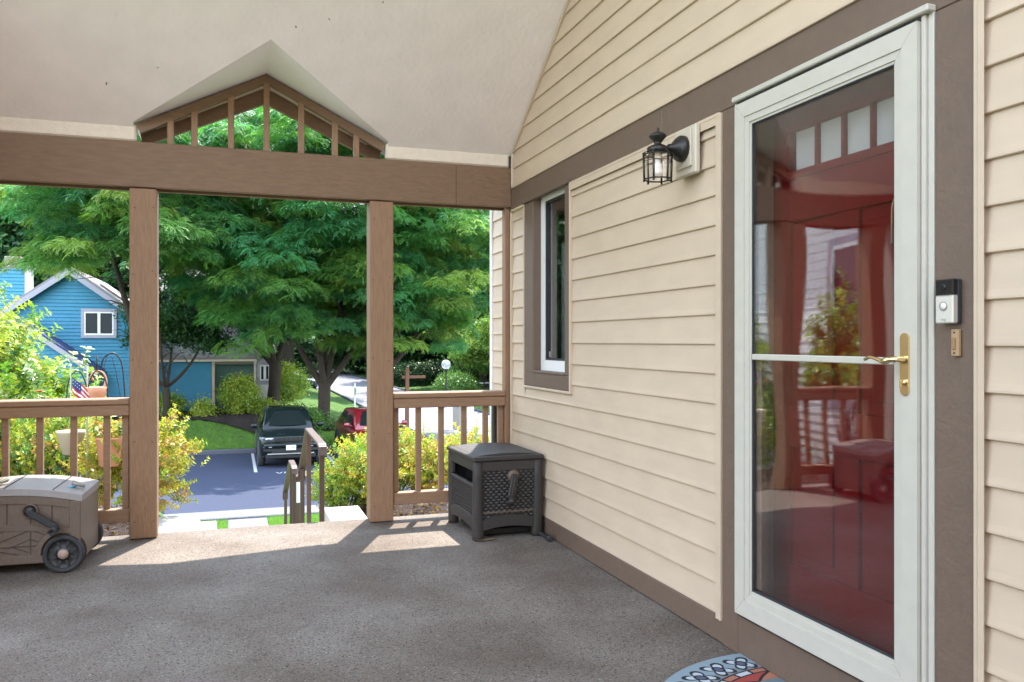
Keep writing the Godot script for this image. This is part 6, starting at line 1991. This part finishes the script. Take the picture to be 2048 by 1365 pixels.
func build_doorbells() -> void:
	var x := WALL - 0.018
	var r := thing("video_doorbell", "black and silver video doorbell on the brown door casing", "doorbell", P(x, 1.388, 1.826))
	r.rotation.y = 0.0
	part(r, "wedge", box_mesh(Vector3(0.016, 0.126, 0.064), 0.003), M.rubber, Vector3(-0.007, 0, 0))
	var face := Node3D.new()
	face.name = "face_plate"
	r.add_child(face)
	face.position = Vector3(-0.014, 0, 0)
	part(face, "cover", box_mesh(Vector3(0.020, 0.080, 0.062), 0.003), M.silver, Vector3(-0.008, -0.023, 0))
	part(face, "camera_panel", box_mesh(Vector3(0.020, 0.045, 0.062), 0.003), M.gloss_black, Vector3(-0.008, 0.0405, 0))
	part(face, "lens", lathe([Vector2(0.0095, 0.0), Vector2(0.0095, 0.003), Vector2(0.007, 0.0035), Vector2(0.0, 0.0025)], 18), M.dark_glass, Vector3(-0.018, 0.040, -0.003), Vector3(0, 0, PI / 2))
	part(face, "button_ring", lathe([Vector2(0.0135, 0.0), Vector2(0.0135, 0.002), Vector2(0.0105, 0.0024), Vector2(0.0, 0.001)], 24), M.mail_grey, Vector3(-0.018, -0.014, -0.001), Vector3(0, 0, PI / 2))
	part(face, "button", lathe([Vector2(0.0100, 0.0), Vector2(0.0095, 0.003), Vector2(0.0, 0.0035)], 24), M.vinyl, Vector3(-0.018, -0.014, -0.001), Vector3(0, 0, PI / 2))
	var tm := TextMesh.new()
	tm.text = "ring"
	var font := SystemFont.new()
	font.font_names = PackedStringArray(["Droid Sans"])
	tm.font = font
	tm.font_size = 24
	tm.pixel_size = 0.00042
	tm.depth = 0.0006
	part(face, "lettering", tm, M.mail_grey, Vector3(-0.0183, -0.052, -0.002), Vector3(0, -PI / 2, 0))
	var o := thing("bell_button", "narrow tan bell push with two screws under the video doorbell", "doorbell", P(x, 1.270, 1.808))
	part(o, "base", box_mesh(Vector3(0.012, 0.076, 0.026), 0.002), M.tan, Vector3(-0.006, 0, 0))
	part(o, "push", box_mesh(Vector3(0.005, 0.034, 0.010), 0.002), M.tan_dark, Vector3(-0.014, -0.002, -0.001))
	for y: float in [-0.029, 0.029]:
		part(o, "screw", lathe([Vector2(0.003, 0.0), Vector2(0.0025, 0.0012), Vector2(0.0, 0.0012)], 9), M.iron, Vector3(-0.012, y, -0.001), Vector3(0, 0, PI / 2))

func build_mat() -> void:
	# half-round door mat; the print is drawn on its top face
	var sx := 512
	var sy := 384
	var img := Image.create(sx, sy, false, Image.FORMAT_RGB8)
	var ink := Color(0.06, 0.07, 0.13)
	for j in sy:
		for i in sx:
			var u := (i + 0.5) / sx * 2.0 - 1.0
			var v := (j + 0.5) / sy
			var r := sqrt(u * u + v * v)
			var a := atan2(v, u)
			var c := Color(0.56, 0.64, 0.68)
			if r < 0.70:
				var seg := fposmod(a / PI * 17.0, 1.0)
				var odd := int(floor(a / PI * 17.0)) % 2 == 0
				if r > 0.62:
					c = Color(0.72, 0.46, 0.36) if odd else Color(0.80, 0.82, 0.84)
					if seg < 0.08 or seg > 0.92 or r > 0.685 or r < 0.635:
						c = ink
				elif r > 0.50:
					var seg2 := fposmod(a / PI * 5.0, 1.0)
					c = Color(0.66, 0.26, 0.22) if absf(seg2 - 0.5) * 0.24 + 0.50 < r else Color(0.72, 0.46, 0.34)
					if absf(absf(seg2 - 0.5) * 0.24 + 0.50 - r) < 0.012:
						c = ink
				else:
					c = Color(0.45, 0.50, 0.52)
			else:
				# a row of four-lobed flowers
				var f := fposmod(a / PI * 13.0, 1.0) - 0.5
				var px := f * PI / 13.0 * 0.82
				var py := r - 0.82
				var q := Vector2(px / 0.105, py / 0.14).rotated(PI / 4)
				var pa := atan2(q.y, q.x)
				var lobe := 0.42 + 0.58 * absf(cos(2.0 * pa))
				var qr := q.length()
				if qr < lobe:
					c = ink
					if qr > 0.38 and qr < lobe - 0.22:
						c = Color(0.78, 0.82, 0.85)
					if qr < 0.24:
						c = Color(0.34, 0.38, 0.48)
				elif py < -0.04:
					c = Color(0.50, 0.53, 0.55)
			var g := 0.94 + 0.06 * sin(i * 12.9898 + j * 78.233)
			img.set_pixel(i, j, Color(c.r * g, c.g * g, c.b * g))
	var m := mat(0.8, 0.8, 0.8, 0.9)
	m.albedo_texture = ImageTexture.create_from_image(img)
	var cx := 1.942
	var cd := 2.36
	var rx := 0.60
	var rd := 0.50
	var st := SurfaceTool.new()
	st.begin(Mesh.PRIMITIVE_TRIANGLES)
	st.set_smooth_group(-1)
	var n := 48
	for k in n:
		var a := PI * k / n
		var b := PI * (k + 1) / n
		var pts := [Vector2(0, 0), Vector2(cos(a), sin(a)), Vector2(cos(b), sin(b))]
		for p: Vector2 in pts:
			st.set_uv(Vector2(p.x * 0.5 + 0.5, p.y))
			st.add_vertex(Vector3(-p.y * rx, 0.012, p.x * rd))
		for q: Array in [[a, 0.0], [b, 0.0], [b, 1.0], [a, 0.0], [b, 1.0], [a, 1.0]]:
			var t: float = q[0]
			st.set_uv(Vector2(cos(t) * 0.5 + 0.5, sin(t)))
			st.add_vertex(Vector3(-sin(t) * rx, 0.012 * q[1], cos(t) * rd))
	var d := part(self, "door_mat", done(st), m, P(cx, 0.0015, cd))
	tag(d, "half-round pale blue door mat with dark scroll flowers below the storm door", "door mat")

func build_garden_hooks() -> void:
	# shepherd hooks in the bed behind the railing, with pots and little flags
	var g := "garden hooks behind the railing"
	var h := thing("shepherd_hook", "black shepherd hook leaning by the post, carrying the terracotta pot", "garden hook", P(-0.80, -0.28, 7.25), g)
	part(h, "rod", tube(curve([Vector3(0.03, 0, 0), Vector3(0.0, 0.8, 0), Vector3(-0.03, 1.30, 0), Vector3(-0.06, 1.42, 0), Vector3(-0.11, 1.46, 0), Vector3(-0.17, 1.42, 0), Vector3(-0.19, 1.34, 0)], 5), [0.006], 8), M.black)
	var h2 := thing("shepherd_hook", "grey double-armed garden hook with small flags above the railing", "garden hook", P(-1.08, -0.28, 7.2), g)
	part(h2, "rod", tube([Vector3(0, 0, 0), Vector3(0, 1.36, 0)], [0.006, 0.006], 8), M.mail_grey)
	for s: float in [-1.0, 1.0]:
		part(h2, "arm", tube(curve([Vector3(0, 1.16, 0), Vector3(s * 0.02, 1.25, 0), Vector3(s * 0.06, 1.32, 0), Vector3(s * 0.11, 1.29, 0), Vector3(s * 0.14, 1.20, 0), Vector3(s * 0.145, 1.12, 0), Vector3(s * 0.17, 1.10, 0)], 4), [0.005], 8), M.black)
	var pot := thing("hanging_pot", "terracotta coloured pot hanging behind the balusters next to the post", "flower pot", P(-0.93, 0.28, 7.25))
	part(pot, "pot", lathe([Vector2(0.0, 0.0), Vector2(0.070, 0.0), Vector2(0.076, 0.010), Vector2(0.098, 0.215), Vector2(0.104, 0.218), Vector2(0.104, 0.232), Vector2(0.094, 0.232), Vector2(0.088, 0.200), Vector2(0.0, 0.195)], 24), M.terracotta)
	part(pot, "hanger", tube(curve([Vector3(-0.10, 0.225, 0), Vector3(-0.08, 0.55, 0), Vector3(0.0, 0.90, 0), Vector3(0.08, 0.55, 0), Vector3(0.10, 0.225, 0)], 4), [0.003], 5), M.black)
	var xs: Array = []
	var cs: Array = []
	for k in 42:
		var a := rng.randf() * TAU
		xs.append(Transform3D(facing(Vector3(cos(a), 0.5, sin(a))) * Basis(Vector3.RIGHT, 1.1), Vector3(cos(a) * 0.06, 0.20 + rng.randf() * 0.06, sin(a) * 0.06)))
		cs.append(vary([Color(0.40, 0.44, 0.10), Color(0.18, 0.32, 0.06), Color(0.55, 0.60, 0.42), Color(0.50, 0.20, 0.06)][rng.randi() % 4], 0.2))
	scatter(pot, "pot_plant", sprig(31, 0.09, 4, 0.05, 0.3, 0.5), M.leaf_gloss, xs, cs)
	var pot2 := thing("hanging_pot", "beige tapered pot behind the balusters left of the terracotta one", "flower pot", P(-1.22, 0.37, 7.35))
	part(pot2, "pot", lathe([Vector2(0.0, 0.0), Vector2(0.055, 0.0), Vector2(0.062, 0.010), Vector2(0.105, 0.17), Vector2(0.108, 0.19), Vector2(0.098, 0.19), Vector2(0.09, 0.16), Vector2(0.0, 0.155)], 24), M.beige_pot)
	var st3 := thing("pot_stand", "thin black stake holding the beige pot in the bed", "stand", P(-1.22, -0.28, 7.35))
	part(st3, "stake", tube([Vector3(0, 0, 0), Vector3(0, 0.64, 0)], [0.006, 0.006], 8), M.black)
	part(st3, "ring", tube(curve([Vector3(0.05, 0.645, 0), Vector3(0, 0.645, 0.05), Vector3(-0.05, 0.645, 0), Vector3(0, 0.645, -0.05), Vector3(0.05, 0.645, 0)], 4), [0.004], 6), M.black)
	# orange wreath-like planter with a hooked neck
	var b := thing("orange_planter", "orange basket planter with a curled neck handle above the railing", "planter", P(-1.02, 0.80, 7.22))
	part(b, "basket", lathe([Vector2(0.0, 0.0), Vector2(0.055, 0.0), Vector2(0.075, 0.07), Vector2(0.085, 0.11), Vector2(0.078, 0.112), Vector2(0.068, 0.08), Vector2(0.0, 0.07)], 18), M.terracotta)
	part(b, "neck", tube(curve([Vector3(0.06, 0.10, 0), Vector3(0.070, 0.17, 0), Vector3(0.045, 0.225, 0), Vector3(-0.005, 0.235, 0), Vector3(-0.035, 0.20, 0), Vector3(-0.02, 0.165, 0)], 5), [0.016, 0.015, 0.013, 0.012, 0.010, 0.008], 8), M.terracotta)
	part(b, "hook", tube([Vector3(0.0, 0.235, 0), Vector3(0.005, 0.36, 0)], [0.006, 0.006], 8), M.black)
	# little flags on sticks
	for q: Array in [[-1.19, 0.78, "small striped flag hanging from the grey double hook"], [-0.74, 0.76, "small striped flag hanging beside the post"]]:
		var f := thing("stick_flag", q[2], "flag", P(q[0], q[1], 7.16), "little flags behind the railing")
		part(f, "stick", lathe([Vector2(0.004, -0.18), Vector2(0.004, 0.30), Vector2(0.007, 0.303), Vector2(0.006, 0.315), Vector2(0.0, 0.318)], 8), M.vinyl)
		for k in 7:
			# stripes, draped: each a bent ribbon
			var st := tool_new()
			for j in 6:
				var xa := 0.012 + 0.020 * j
				var xb := 0.012 + 0.020 * (j + 1)
				var ya := 0.22 - 0.018 * k - 0.020 * j - 0.006 * sin(j * 1.3)
				var yb := 0.22 - 0.018 * k - 0.020 * (j + 1) - 0.006 * sin((j + 1) * 1.3)
				var za := 0.010 * sin(j * 1.9)
				var zb := 0.010 * sin((j + 1) * 1.9)
				quad(st, Vector3(xa, ya, za), Vector3(xb, yb, zb), Vector3(xb, yb - 0.018, zb), Vector3(xa, ya - 0.018, za), Vector3(0, 0, 1))
			part(f, "stripe", done(st), M.flag_red if k % 2 == 0 else M.vinyl)
		var ct := tool_new()
		for j in 3:
			var xa := 0.012 + 0.020 * j
			var xb := 0.012 + 0.020 * (j + 1)
			var ya := 0.2205 - 0.020 * j - 0.006 * sin(j * 1.3)
			var yb := 0.2205 - 0.020 * (j + 1) - 0.006 * sin((j + 1) * 1.3)
			quad(ct, Vector3(xa, ya, 0.003 + 0.010 * sin(j * 1.9)), Vector3(xb, yb, 0.003 + 0.010 * sin((j + 1) * 1.9)), Vector3(xb, yb - 0.072, 0.003 + 0.010 * sin((j + 1) * 1.9)), Vector3(xa, ya - 0.072, 0.003 + 0.010 * sin(j * 1.9)), Vector3(0, 0, 1))
		var cn := part(f, "canton", done(ct), M.flag_blue)
		for k in 8:
			var sx := 0.020 + 0.014 * (k % 4)
			var sy := 0.200 - 0.020 * (sx - 0.012) / 0.020 - 0.028 * (k / 4)
			part(cn, "star", lathe([Vector2(0.0035, 0.0), Vector2(0.0, 0.0008)], 5), M.vinyl, Vector3(sx, sy, 0.015), Vector3(PI / 2, 0, 0))
	# a red bloom
	var fl := thing("red_flower", "single orange-red bloom above the railing", "flower", P(-1.46, 0.62, 7.4))
	part(fl, "stem", tube([Vector3(0, -0.9, 0), Vector3(0.01, 0.25, 0)], [0.004, 0.003], 5), mat(0.08, 0.2, 0.05, 0.7))
	for k in 9:
		var a := TAU * k / 9.0
		var ps := tool_new()
		leaf_at(ps, Vector3.ZERO, Vector3(cos(a), 0.5, sin(a)).normalized(), Vector3.UP, 0.045, 0.030)
		part(fl, "petal", done(ps), M.petal, Vector3(0.01, 0.25, 0))
